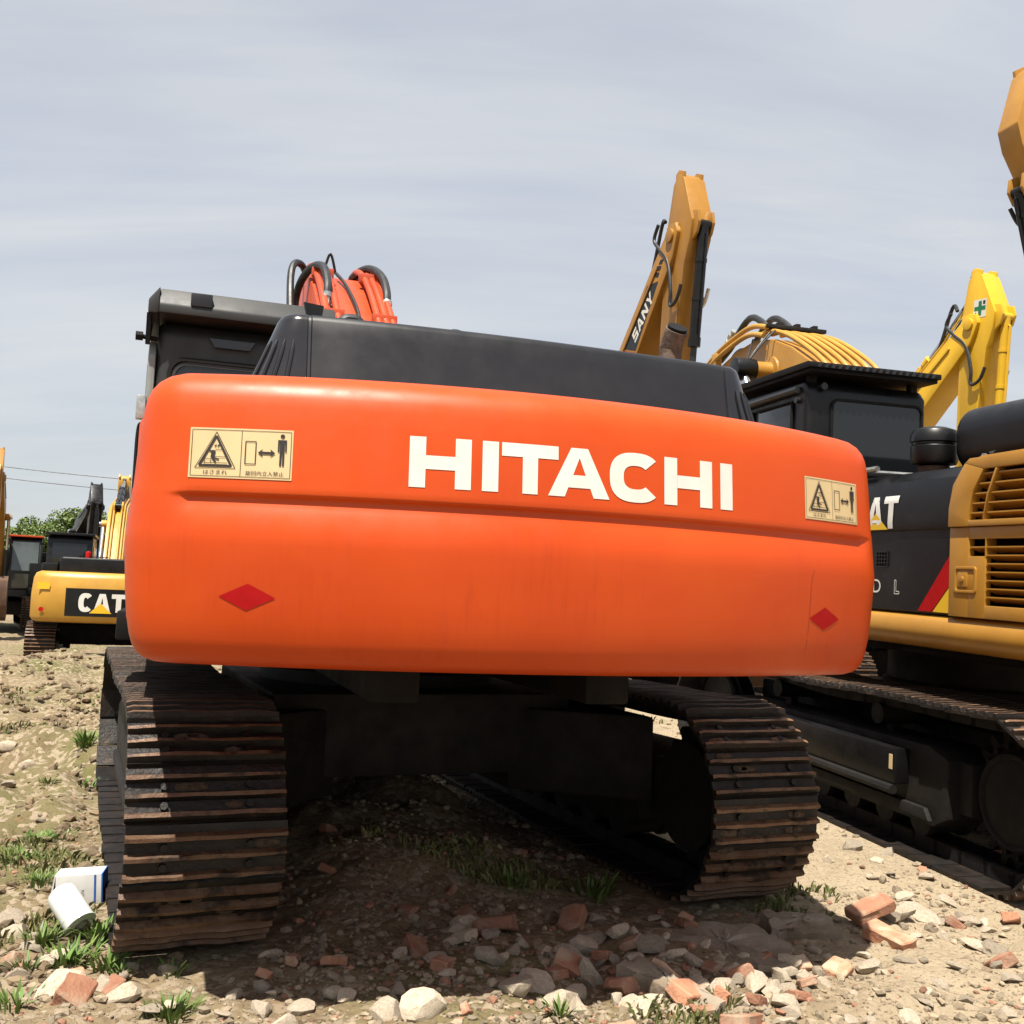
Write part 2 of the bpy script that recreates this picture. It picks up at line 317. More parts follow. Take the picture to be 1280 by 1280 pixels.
def build_ground():
    rr = [0.6]
    while rr[-1] < 900: rr.append(rr[-1] * (1.0075 if rr[-1] < 14 else 1.02 if rr[-1] < 60 else 1.12))
    rr = np.array(rr)
    th = np.concatenate([np.arange(-46, 46, 0.3), np.arange(46, 314, 4.0)]) * math.pi / 180
    T, R = np.meshgrid(th, rr); X, Y = R * np.sin(T), R * np.cos(T); Z = gheight(X, Y)
    nr, nt = X.shape; v = np.stack([X, Y, Z], -1).reshape(-1, 3)
    i, j = np.meshgrid(np.arange(nr - 1), np.arange(nt), indexing='ij'); j2 = (j + 1) % nt
    f = np.stack([i * nt + j, (i + 1) * nt + j, (i + 1) * nt + j2, i * nt + j2], -1).reshape(-1, 4)
    v = np.concatenate([v, [[0, 0, gz(0, 0)]]]); c = len(v) - 1
    faces = f.tolist() + [(int(k), int((k + 1) % nt), c) for k in range(nt)]
    me = bpy.data.meshes.new('ground'); me.from_pydata(v.tolist(), [], faces); me.materials.append(SOIL); me.shade_smooth()
    bm = bmesh.new(); bm.from_mesh(me); bmesh.ops.recalc_face_normals(bm, faces=bm.faces)
    if sum(q.normal.z for q in list(bm.faces)[:50]) < 0: bmesh.ops.reverse_faces(bm, faces=bm.faces)
    bm.to_mesh(me); bm.free()
    return tag(link('ground', me), kind='structure')
ground = build_ground()

# ---------------------------------------------------------------- lettering helpers
def quads_letter(ch, w=1.0, s=0.22):
    """pieces of a heavy block capital in a cell w wide and 1 high, as four-cornered pieces that do not overlap"""
    b = s * 0.9
    if ch == 'H': return [[(0, 0), (s, 0), (s, 1), (0, 1)], [(w - s, 0), (w, 0), (w, 1), (w - s, 1)], [(s, .5 - b / 2), (w - s, .5 - b / 2), (w - s, .5 + b / 2), (s, .5 + b / 2)]]
    if ch == 'I': return [[(0, 0), (w, 0), (w, 1), (0, 1)]]
    if ch == 'T': return [[(0, 1 - b), (w, 1 - b), (w, 1), (0, 1)], [(w / 2 - s / 2, 0), (w / 2 + s / 2, 0), (w / 2 + s / 2, 1 - b), (w / 2 - s / 2, 1 - b)]]
    if ch == 'L': return [[(0, 0), (s, 0), (s, 1), (0, 1)], [(s, 0), (w, 0), (w, b), (s, b)]]
    if ch == 'A':
        h = w / 2; t = s * .58; e = s * 1.12; ya = .80
        ix = lambda y: e + (h - e) * y / ya
        y0, y1 = .19, .19 + b * .95
        return [[(0, 0), (e, 0), (h, ya), (h - t, 1)], [(w, 0), (w - e, 0), (h, ya), (h + t, 1)], [(h - t, 1), (h, ya), (h, ya), (h + t, 1)],
                [(ix(y0), y0), (w - ix(y0), y0), (w - ix(y1), y1), (ix(y1), y1)]]
    if ch in 'C0O':
        a0, a1 = (42, 318) if ch == 'C' else (0, 360); out = []; n = 28; pw = 0.78
        def E(a, rx, ry):
            c, q = math.cos(a), math.sin(a); return (w / 2 + rx * math.copysign(abs(c) ** pw, c), .5 + ry * math.copysign(abs(q) ** pw, q))
        for k in range(n):
            A, B = rad(a0 + (a1 - a0) * k / n), rad(a0 + (a1 - a0) * (k + 1) / n)
            o = (w / 2, .515); q = (w / 2 - s, .515 - b)
            out.append([E(A, *o), E(B, *o), E(B, *q), E(A, *q)])
        return out
    if ch == 'S':
        g = s * .95; m0, m1 = .5 - g / 2, .5 + g / 2
        return [[(0, 0), (w, 0), (w, g), (0, g)], [(w - s, g), (w, g), (w, m0), (w - s, m0)], [(0, m0), (w, m0), (w, m1), (0, m1)],
                [(0, m1), (s, m1), (s, 1 - g), (0, 1 - g)], [(0, 1 - g), (w, 1 - g), (w, 1), (0, 1)]]
    if ch == 'N': return [[(0, 0), (s, 0), (s, 1), (0, 1)], [(w - s, 0), (w, 0), (w, 1), (w - s, 1)], [(s, .62), (w - s, 0), (w - s, .38), (s, 1)]]
    if ch == 'Y': return [[(0, 1), (s * 1.15, 1), (w / 2, .62), (w / 2 - s / 2, .42)], [(w, 1), (w - s * 1.15, 1), (w / 2, .62), (w / 2 + s / 2, .42)],
                          [(w / 2 - s / 2, 0), (w / 2 + s / 2, 0), (w / 2 + s / 2, .42), (w / 2 - s / 2, .42)], [(w / 2 - s / 2, .42), (w / 2 + s / 2, .42), (w / 2, .62), (w / 2, .62)]]
class Decal:
    """flat print laid on a surface: fmap(u, v, lift) gives the place on the surface"""
    def __init__(s, fmap): s.fm, s.g, s.k = fmap, G(), 0
    def quad(s, q, m=0, lift=0.002, n=4, k=1):
        s.k += 1; lift += s.k * 1e-5; vs, fs = [], []
        for j in range(k + 1):
            for i in range(n + 1):
                a, b = i / n, j / k
                u = (q[0][0] * (1 - a) + q[1][0] * a) * (1 - b) + (q[3][0] * (1 - a) + q[2][0] * a) * b
                v = (q[0][1] * (1 - a) + q[1][1] * a) * (1 - b) + (q[3][1] * (1 - a) + q[2][1] * a) * b
                vs.append(s.fm(u, v, lift))
        for j in range(k):
            for i in range(n): o = j * (n + 1) + i; fs.append((o, o + 1, o + n + 2, o + n + 1))
        s.g.add(vs, fs, m)
    def rect(s, u0, v0, u1, v1, m=0, **k): s.quad([(u0, v0), (u1, v0), (u1, v1), (u0, v1)], m, **k)
    def line(s, p, q, w, m=0, **k):
        d = Vector((q[0] - p[0], q[1] - p[1])); nn = Vector((-d.y, d.x)).normalized() * w / 2
        s.quad([(p[0] - nn.x, p[1] - nn.y), (q[0] - nn.x, q[1] - nn.y), (q[0] + nn.x, q[1] + nn.y), (p[0] + nn.x, p[1] + nn.y)], m, **k)
    def poly(s, pts, m=0, lift=0.002):
        s.k += 1; s.g.add([s.fm(u, v, lift + s.k * 1e-5) for u, v in pts], [tuple(range(len(pts)))], m)
    def letters(s, txt, u0, v0, h, widths, gap, st=0.22, m=0, slant=0.0, **k):
        u = u0
        for ch, w in zip(txt, widths):
            for q in quads_letter(ch, w, st): s.quad([(u + (a + slant * b) * h, v0 + b * h) for a, b in q], m, **k)
            u += (w + gap) * h
        return u
    def text(s, txt, uc, v0, h, m=0, lift=0.003, width=None, rot=0):
        c = bpy.data.curves.new('txt', 'FONT'); c.body = txt; c.align_x = 'CENTER'; o = bpy.data.objects.new('txt', c); COL.objects.link(o)
        bpy.context.view_layer.update()
        me = o.evaluated_get(bpy.context.evaluated_depsgraph_get()).to_mesh()
        P = [tuple(v.co) for v in me.vertices]; F = [tuple(p.vertices) for p in me.polygons]; o.to_mesh_clear()
        bpy.data.objects.remove(o); bpy.data.curves.remove(c)
        if not P: return
        x0, x1 = min(p[0] for p in P), max(p[0] for p in P); y0, y1 = min(p[1] for p in P), max(p[1] for p in P)
        sy = h / (y1 - y0); sx = (width / (x1 - x0)) if width else sy; s.k += 1; vs = []
        for p in P:
            a, b = (p[0] - (x0 + x1) / 2) * sx, (p[1] - y0) * sy
            if rot: a, b = -(b), a
            vs.append(s.fm(uc + a, v0 + b, lift + s.k * 1e-5))
        s.g.add(vs, F, m)
    def obj(s, name, mats, parent, label=None): return s.g.obj(name, mats, parent, label=label)

def warning_sticker(fm, u0, u1, v0, v1, parent, label=None):
    d = Decal(fm); w, h = u1 - u0, v1 - v0
    U = lambda a, b: (u0 + a * w, v0 + b * h)
    d.rect(u0, v0, u1, v1, 0, n=8, lift=0.002)
    def ln(a, b, c, e, t): d.line(U(a, b), U(c, e), t * h, 1, lift=0.0032, n=3)
    for a, b, c, e in ((.02, .04, .98, .04), (.02, .96, .98, .96), (.02, .04, .02, .96), (.98, .04, .98, .96), (.50, .04, .50, .96)): ln(a, b, c, e, .010)
    for (A, B, C, t) in (((.06, .20), (.45, .20), (.255, .92), .012), ((.10, .245), (.41, .245), (.255, .84), .042)):
        for p, q in ((A, B), (B, C), (C, A)): ln(*p, *q, t)
    ln(.14, .30, .37, .30, .012); ln(.15, .30, .15, .38, .01); ln(.15, .38, .21, .38, .01); ln(.21, .38, .21, .30, .01); ln(.25, .42, .35, .42, .012); ln(.25, .57, .32, .57, .012)
    ln(.225, .40, .235, .55, .075); ln(.22, .52, .19, .55, .03); ln(.23, .40, .29, .37, .03); ln(.22, .40, .26, .31, .03); ln(.24, .63, .26, .66, .025); ln(.27, .63, .29, .67, .025)
    for a, b, c, e in ((.54, .30, .64, .30), (.64, .30, .64, .75), (.64, .75, .54, .75), (.54, .75, .54, .30)): ln(a, b, c, e, .018)
    ln(.69, .53, .80, .53, .05)
    d.poly([U(.66, .53), U(.71, .61), U(.695, .53), U(.71, .45)], 1, 0.0033); d.poly([U(.83, .53), U(.78, .61), U(.795, .53), U(.78, .45)], 1, 0.0033)
    cx, cy = U(.895, .875); d.poly([(cx + .042 * h * math.cos(k * .524), cy + .042 * h * math.sin(k * .524)) for k in range(12)], 1, 0.0033)
    d.poly([U(.852, .80), U(.938, .80), U(.938, .56), U(.924, .56), U(.922, .74), U(.918, .74), U(.918, .28), U(.900, .28), U(.897, .55), U(.893, .55), U(.890, .28), U(.872, .28), U(.872, .74), U(.868, .74), U(.866, .56), U(.852, .56)], 1, 0.0033)
    d.text('はさまれ', u0 + .26 * w, v0 + .075 * h, .085 * h, 1, width=.23 * w); d.text('旋回内立入禁止', u0 + .735 * w, v0 + .075 * h, .09 * h, 1, width=.37 * w)
    return d.obj('warning_sticker', [CREAM, PRINT], parent, label)

# ---------------------------------------------------------------- tracks
def track_path(L, r, zc, sag=0.03):
    P = []
    for k in range(40): P.append((L - 2 * L * k / 40, zc - r))
    for k in range(40): a = -math.pi / 2 - math.pi * k / 40; P.append((-L + r * math.cos(a), zc + r * math.sin(a)))
    for k in range(40):
        t = k / 40; P.append((-L + 2 * L * t, zc + r - sag * math.sin(math.pi * t) * (0.6 + 0.4 * math.cos(4 * math.pi * t))))
    for k in range(40): a = math.pi / 2 - math.pi * k / 40; P.append((L + r * math.cos(a), zc + r * math.sin(a)))
    return P
def walk(P, n):
    P = P + [P[0]]; d = [0]
    for a, b in zip(P, P[1:]): d.append(d[-1] + math.hypot(b[0] - a[0], b[1] - a[1]))
    out = []
    for k in range(n):
        s = d[-1] * (k + .5) / n; i = max(j for j in range(len(d)) if d[j] <= s); i = min(i, len(P) - 2); t = (s - d[i]) / (d[i + 1] - d[i])
        a, b = P[i], P[i + 1]; out.append((a[0] + (b[0] - a[0]) * t, a[1] + (b[1] - a[1]) * t, (b[0] - a[0]), (b[1] - a[1])))
    return out, d[-1] / n
def shoe_mesh(w, pitch, gh=0.030, name='shoe'):
    p = pitch; t = 0.014; c0, c1 = -p * .52, p * .50; g = G(); xs = [-w / 2, w / 2]
    prof = [(c0, 0), (c0, t + .006)]; tops = []
    for c in (-.40, -.06, .28):
        y = c * p; prof += [(y - .017, t), (y - .007, t + gh), (y + .008, t + gh), (y + .017, t)]; tops += [len(prof) - 3, len(prof) - 2]
    prof += [(c1 - .02, t), (c1, t - .004), (c1, -.006), (c1 - .03, -.006)]
    n = len(prof); cuts = [-w / 2, -w / 2 + .025] + [-w / 2 + .025 + (w - .05) * k / 7 for k in range(1, 7)] + [w / 2 - .025, w / 2]
    R = []
    for i, x in enumerate(cuts):
        dz = -0.008 if i in (0, len(cuts) - 1) else random.uniform(-.006, .001)
        R.append([(x, y + (random.uniform(-.0025, .0025) if z > t + .01 else 0), z + (dz if z > t + .01 else 0)) for y, z in prof])
    g.rings(R)
    g.m = [1 if (f[0] % n in tops and len(f) == 4) else 0 for f in g.f]
    for _ in range(random.randint(1, 4)):
        mx_, my_ = random.uniform(-.42, .42) * w, random.choice((-.23, .11, .40)) * p; rr_ = random.uniform(.025, .05); ring = []
        for hh, q in ((.0, 1.0), (.008, .85), (.014, .45)): ring.append([(mx_ + rr_ * 1.5 * q * math.cos(k * .785) * random.uniform(.7, 1.2), my_ + .021 * q * math.sin(k * .785), t - .002 + hh) for k in range(8)])
        g.rings(ring, 2)
    for bx in (-.16, .16):
        for by in (-.23, .12): g.cyl((bx * w / .6, by * p, t - .004), (bx * w / .6, by * p, t + .016), .016, 6)
    return g.mesh(name, [SHOE, GROUS, MUDM], ang=25)
def make_track(root, x, L, r, zc, w, n, rz, individual=True, dark=DARKST):
    W_, p = walk(track_path(L, r, zc), n); mes = [shoe_mesh(w, p) for _ in range(6 if individual else 1)]; me = mes[0]
    g = G()
    for (y, z, ty, tz) in W_:
        q = math.hypot(ty, tz); ty, tz = ty / q, tz / q; nz, ny = ty, -tz
        for sx in (-.085, .085):
            c = [(y + ty * a + ny * b, z + tz * a + nz * b) for a, b in ((-.6 * p, -.085), (.6 * p, -.085), (.55 * p, -.004), (-.55 * p, -.004))]
            g.prism(c, 'x', x + sx - .02, x + sx + .02)
    tr = g.obj('track', dark, root, rz=rz)
    if individual:
        for (y, z, ty, tz) in W_:
            q = math.hypot(ty, tz); ty, tz = ty / q, tz / q
            o = link('shoe', random.choice(mes), tr); j = random.uniform(-.006, .006); ja = random.uniform(-.02, .02); ty, tz = ty * math.cos(ja) - tz * math.sin(ja), ty * math.sin(ja) + tz * math.cos(ja)
            o.matrix_local = Matrix(((1, 0, 0, x + j), (0, ty, -tz, y), (0, tz, ty, z), (0, 0, 0, 1)))
    else:
        g2 = G(); vs = [v.co.copy() for v in me.vertices]; fs = [tuple(f.vertices) for f in me.polygons]; ms = [f.material_index for f in me.polygons]
        for (y, z, ty, tz) in W_:
            q = math.hypot(ty, tz); ty, tz = ty / q, tz / q; o = len(g2.v)
            g2.v += [(v.x + x, y + ty * v.y - tz * v.z, z + tz * v.y + ty * v.z) for v in vs]; g2.f += [tuple(i + o for i in f) for f in fs]; g2.m += ms
        o = g2.obj('shoe_belt', [SHOE, GROUS, MUDM], tr, ang=25)
        bpy.data.meshes.remove(me)
    return tr
def gear(g, c, r0, r1, n, w, m=0):
    pts = []
    for k in range(n):
        for f, r in ((-.30, r0), (-.14, r1), (.14, r1), (.30, r0)):
            a = 2 * math.pi * (k + f) / n; pts.append((c[1] + r * math.cos(a), c[2] + r * math.sin(a)))
    g.prism(pts, 'x', c[0] - w / 2, c[0] + w / 2, m)
def track_frame(root, x, side, L, r, zc, rz, hubmat=DARKST, hubr=0.27):
    g = G()
    poly = [(-L + .42, zc - .20), (-L + .55, zc - .27), (L - .5, zc - .27), (L - .2, zc - .1), (L - .2, zc + .1), (L - .5, zc + .17), (-L + .6, zc + .20), (-L + .42, zc + .14)]
    g.prism(poly, 'x', x - .19, x + .19)
    g.prism([(-L + .55, zc - .24), (L - .55, zc - .24), (L - .6, zc - .17), (-L + .6, zc - .17)], 'x', x + side * .19 - .03, x + side * .19 + .06)
    g.box(x - .12, x + .12, -L + .30, -L + .5, zc - .16, zc + .14)
    fr = g.obj('track_frame', DARKST, root, bevel=.012, rz=rz)
    k = G(); gear(k, (x, -L, zc), r - .12, r - .055, 21, .07); k.lathe([(.02, -.16), (hubr, -.16), (hubr, .09), (hubr - .012, .11), (hubr - .03, .112), (hubr - .04, .098), (hubr - .07, .105), (.09, .118), (.05, .12)], (x, -L, zc), 32, ax='x')
    if side < 0: k.v = [(2 * x - a, b, c) for a, b, c in k.v]
    k2 = k
    for j in range(20):
        a = 2 * math.pi * j / 20; yy, z2 = -L + (hubr + .035) * math.cos(a), zc + (hubr + .035) * math.sin(a)
        k2.cyl((x + side * .03, yy, z2), (x + side * .065, yy, z2), .017, 6)
    k2.obj('sprocket', hubmat, root, rz=rz)
    i = G(); i.lathe([(.04, -.11), (r - .14, -.11), (r - .12, -.09), (r - .12, -.05), (r - .085, -.045), (r - .085, .045), (r - .12, .05), (r - .12, .09), (r - .14, .11), (.04, .11)], (x, L, zc), 32, ax='x')
    i.obj('idler', DARKST, root, rz=rz)
    for kx in range(7):
        yy = -L + .72 + kx * (2 * L - 1.3) / 6.4; rg = G()
        rg.lathe([(.02, -.15), (.10, -.15), (.10, -.11), (.085, -.10), (.085, .10), (.10, .11), (.10, .15), (.02, .15)], (x, yy, zc - r + .19), 16, ax='x'); rg.obj('roller', DARKST, fr)
    for yy in (-L * .33, L * .4):
        rg = G(); rg.cyl((x - .13, yy, zc + r - .15), (x + .13, yy, zc + r - .15), .07, 14); rg.box(x - .03, x + .03, yy - .04, yy + .04, zc + .15, zc + r - .17); rg.obj('carrier_roller', DARKST, fr)
    return fr
def car_body(root, hx, rz, zc, z1=1.0):
    g = G(); g.box(-.85, .85, -1.05, 1.05, zc - .06, zc + .38)
    for sx in (-1, 1):
        for sy in (-1, 1): g.prism([(sx * .5, sy * .1), (sx * .5, sy * 1.0), (sx * hx, sy * 1.5), (sx * hx, sy * .45)], 'z', zc - .16, zc + .30)
    o = g.obj('car_body', DARKST, root, bevel=.02, rz=rz)
    r = G(); r.lathe([(.3, 0), (.74, 0), (.74, .08), (.70, .10), (.70, z1 - zc - .36), (.3, z1 - zc - .36)], (0, 0, zc + .37), 40); r.obj('swing_ring', DARKST, o)

# ---------------------------------------------------------------- arm, bucket, cylinders (all excavators)
def rot2(p, a, o=(0, 0)): return (o[0] + p[0] * math.cos(a) - p[1] * math.sin(a), o[1] + p[0] * math.sin(a) + p[1] * math.cos(a))
def ram(root, a, b, x, r, body, rodm=CHROME, f=0.58, bands=True):
    a3, b3 = Vector((x, a[0], a[1])), Vector((x, b[0], b[1])); m = a3.lerp(b3, f); g = G()
    g.cyl(a3, m, r, 16); d = (m - a3).normalized(); g.cyl(m - d * .10, m + d * .03, r * 1.16, 16)
    g.cyl(a3 - Vector((r * 1.3, 0, 0)), a3 + Vector((r * 1.3, 0, 0)), r * .9, 12)
    for t in (.3, .62): q = a3.lerp(m, t); g.cyl(q - d * .025, q + d * .025, r * 1.12, 16)
    o = g.obj('cylinder', body, root)
    k = G(); k.cyl(m, b3, r * .58, 14); k.cyl(b3 - Vector((r * 1.2, 0, 0)), b3 + Vector((r * 1.2, 0, 0)), r * .8, 12); k.obj('rod', rodm, o)
    t = G(); off = Vector((0, -d.z, d.y)) * (r * 1.45); t.tube([a3.lerp(m, .06), a3.lerp(m, .09) + off, a3.lerp(m, .9) + off, a3.lerp(m, .93)], .018, 6); t.obj('cylinder_pipe', body, o)
    return o
def arm_set(root, piv, ang, paint, cyl_col, x=0.0, w=0.34, s=1.0, bucket=True, bang=-.5, sticker=True, hose=True, rodm=CHROME, rf=.58, ca=(-.08, .52), vk=1.0, spos=(-.40, .02)):
    """arm hinged at piv=(y, z); ang = direction of the arm from its hinge; v>0 is the bucket-cylinder side"""
    T = lambda u, v: rot2((u * s, v * s), ang, piv); A = lambda pts: [T(u, v) for u, v in pts]
    g = G()
    g.prism(A([(-.86, -.06), (-.88, .05), (-.80, .15), (-.15, .47), (.10, .45), (.42, .34), (2.7, .17), (2.96, .10), (3.0, -.02), (2.94, -.13), (2.6, -.17), (.3, -.24), (-.12, -.24), (-.75, -.14)]), 'x', x - w / 2, x + w / 2)
    arm = g.obj('arm', paint, root, bevel=.018)
    for sx in (-1, 1):
        e = G(); e.prism(A([(ca[0] - .22, ca[1] - .16), (ca[0] - .18, ca[1] + .03), (ca[0] - .02, ca[1] + .08), (ca[0] + .13, ca[1] + .03), (ca[0] + .30, ca[1] - .18)]), 'x', x + sx * .11 - .02, x + sx * .11 + .02); e.obj('cylinder_lug', paint, arm, bevel=.006)
        e = G(); e.prism(A([(-.95, -.02), (-.90, .12), (-.6, .12), (-.6, -.08), (-.9, -.1)]), 'x', x + sx * (w / 2 - .03) - .02, x + sx * (w / 2 - .03) + .025); e.obj('arm_lug', paint, arm, bevel=.006)
        e = G(); e.prism(A([(-.16, -.20), (.16, -.20), (.16, .14), (-.16, .14)]), 'x', x + sx * (w / 2 + .012) - .012, x + sx * (w / 2 + .012) + .012); e.obj('hinge_plate', paint, arm, bevel=.006)
        e = G(); e.prism(A([(.95, .30), (2.0, .222), (2.0, .20), (.95, .28)]), 'x', x + sx * (w / 2 + .008) - .008, x + sx * (w / 2 + .008) + .008); e.obj('weld_rib', paint, arm)
    c = T(0, 0); e = G(); e.cyl((x - w / 2 - .045, *c), (x + w / 2 + .045, *c), .06 * s, 16); e.obj('hinge_pin', paint, arm, bevel=.006)
    ram(root, T(*ca), T(2.22, .50 * vk), x, .075 * s, cyl_col, rodm, rf)
    for sx in (-1, 1):
        l = G(); l.prism(A([(2.16, .56 * vk), (2.30, .54 * vk), (2.72, .06), (2.66, -.04), (2.56, .02)]), 'x', x + sx * (w / 2 + .03) - .02, x + sx * (w / 2 + .03) + .02)
        l.obj('idler_link', paint, arm, bevel=.006); l = G(); l.prism(A([(2.16, .50 * vk), (2.24, .58 * vk), (3.02, .46 * vk), (3.06, .38 * vk), (2.98, .34 * vk)]), 'x', x + sx * .09 - .02, x + sx * .09 + .02); l.obj('bucket_link', paint, arm, bevel=.006)
    if bucket:
        b = G(); o = T(2.92, -.02); a2 = ang + bang; B = lambda pts: [rot2((u * s, v * s), a2, o) for u, v in pts]
        outer = [(-.05, .12), (.05, .42), (.35, .55), (.75, .55), (1.1, .35), (1.25, .0), (1.2, -.45), (1.1, -.75)]
        inner = [(1.06, -.74), (1.15, -.42), (1.19, .0), (1.06, .30), (.74, .48), (.38, .48), (.14, .36), (.08, .05)]
        b.prism(B(outer + inner), 'x', x - .52 * s, x + .52 * s)
        for sx in (-1, 1): b.prism(B([(-.05, .1), (.05, .42), (.35, .55), (.75, .55), (1.1, .35), (1.25, 0), (1.2, -.45), (1.12, -.7), (.5, -.28), (0, -.1)]), 'x', x + sx * .53 * s - .02, x + sx * .53 * s + .02)
        for k in range(5): q = x + (-.42 + .21 * k) * s; b.prism(B([(1.12, -.66), (1.2, -.66), (1.13, -.98), (1.09, -.98)]), 'x', q - .05 * s, q + .05 * s)
        b.obj('bucket', RUSTYB, root, bevel=.008)
    if sticker:
        for sx in (-1, 1):
            u0, v0 = spos[:2]; q = spos[2] if len(spos) > 2 else .15; k = q / .15; d = Decal(lambda u, v, lf, sx=sx: (x + sx * (w / 2 + .001 + lf), *T(u, v)))
            d.rect(u0, v0, u0 + 2 * q, v0 + 2 * q * .9, 0); cu, cv = u0 + q, v0 + q * .9; R_ = lambda a, b, c, e, m: d.rect(cu + a * k, cv + b * k, cu + c * k, cv + e * k, m, lift=.0035)
            R_(-.035, -.12, .035, .12, 1); R_(-.12, -.035, -.036, .035, 1); R_(.036, -.035, .12, .035, 1); R_(-.12, .06, -.06, .11, 2); R_(.06, -.10, .12, -.07, 2)
            d.obj('safety_sticker', [WHITE, GREENV, PRINT], arm)
    if hose:
        for sx in (-1, 1):
            h = G(); pts = [T(-.25, -.42), T(-.05, -.52), T(.12, -.34), T(.35, -.05), T(.75, .10), T(1.0, .12), T(.95, .30), T(.75, .40)]
            h.tube(smoothpath([(x + sx * (w / 2 + .05), *p) for p in pts]), .026, 8); h.obj('hose', GALV if sx < 0 else RUBBER, arm)
        h = G(); path = [T(-.84 + .06 * k, -.20 - .012 * k) for k in range(11)]
        for k, p in enumerate(path): q = path[min(k + 1, 10)]; h.cyl((x - .05, *p), (x + .05, *p), .045, 8)
        h.tube([(x, *p) for p in path], .04, 8); h.obj('hose_guard', RUBBER, arm)
    return T
RUSTYB = mat('worn bucket steel', (0.10, 0.055, 0.035), (0.16, 0.085, 0.05), 4, 0.7, bump=0.2, metal=0.3)
BOOM_U = [(-.14, .10), (-.02, .22), (.7, .55), (1.7, 1.02), (2.3, 1.20), (2.7, 1.20), (3.3, 1.02), (5.55, .22), (5.85, .10), (5.9, -.04), (5.8, -.16), (5.45, -.20), (3.5, .32), (2.9, .46), (2.4, .46), (1.8, .28), (.5, -.16), (.05, -.24), (-.12, -.12)]
def boom_std(root, foot, ang, paint, cyl_col, x=0.0, w=0.46, s=1.0, letters=None):
    T = lambda u, v: rot2((u * s, v * s), ang, foot)
    g = G(); g.prism([T(*p) for p in BOOM_U], 'x', x - w / 2, x + w / 2); boom = g.obj('boom', paint, root, bevel=.02)
    for sx in (-1, 1):
        c = T(5.7, 0); e = G(); e.cyl((x + sx * (w / 2 - .02), *c), (x + sx * (w / 2 + .035), *c), .10 * s, 16); e.obj('tip_boss', paint, boom, bevel=.006)
        c = T(2.5, .80); e = G(); e.cyl((x + sx * (w / 2 - .02), *c), (x + sx * (w / 2 + .16), *c), .11 * s, 16); e.obj('cylinder_boss', paint, boom, bevel=.006)
        e = G(); e.prism([T(*p) for p in ((2.2, 1.15), (2.35, 1.42), (2.6, 1.42), (2.8, 1.12))], 'x', x + sx * .1 - .02, x + sx * .1 + .02); e.obj('cylinder_lug', paint, boom, bevel=.006)
        e = G(); e.prism([T(*p) for p in ((3.6, .78), (5.2, .20), (5.2, .16), (3.6, .74))], 'x', x + sx * (w / 2 + .01) - .01, x + sx * (w / 2 + .01) + .01); e.obj('weld_rib', paint, boom)
    for k, xx in enumerate((-.16, -.09, .09, .16)):
        p = G(); p.tube(smoothpath([(x + xx, *T(u, v + .05)) for u, v in ((.4, .42), (1.7, 1.03), (2.3, 1.23), (2.8, 1.20), (3.4, 1.0), (5.3, .34))], 4), .022, 8); p.obj('boom_pipe', paint, boom)
    for sx in (-1, 1): ram(root, (foot[0] + .55, foot[1] - .55), T(2.5, .80), x + sx * (w / 2 + .11), .085 * s, cyl_col)
    if letters:
        for sx in (1,):
            d = Decal(lambda u, v, lf: (x + sx * (w / 2 + .001 + lf), *T(u, v)))
            sh = lambda u: .92 - .36 * (u - 3.45)
            d.quad([(3.97, sh(3.97) - .48), (5.05, sh(5.05) - .30), (4.92, sh(4.92) - .03), (3.90, sh(3.90) - .12)], 0, n=4)
            d.quad([(3.75, sh(3.75) - .50), (3.94, sh(3.94) - .48), (3.87, sh(3.87) - .12), (3.68, sh(3.68) - .14)], 2, n=2)
            dx = math.cos(-.345); dy = math.sin(-.345); o = (4.07, sh(4.07) - .38); h = .185
            d2 = Decal(lambda u, v, lf: (x + sx * (w / 2 + .003 + lf), *T(o[0] + u * dx - v * dy, o[1] + u * dy + v * dx)))
            d2.letters('SANY', 0, 0, h, (.85, 1.0, .95, .95), .14, .24, 0, slant=.12)
            d.obj('maker_plate', [BLACK, BLACK, REDV], boom); d2.obj('lettering', [WHITE], boom)
            d3 = Decal(lambda u, v, lf: (x + sx * (w / 2 + .002 + lf), *T(u, v)))
            for k in range(3): u = 5.10 + .10 * k; d3.quad([(u, sh(u) - .24 + .02 * k), (u + .07, sh(u) - .26 + .02 * k), (u + .04, sh(u) - .08 - .02 * k), (u - .03, sh(u) - .06 - .02 * k)], 0, n=1)
            d3.obj('model_marking', [BLACK], boom)
    return T

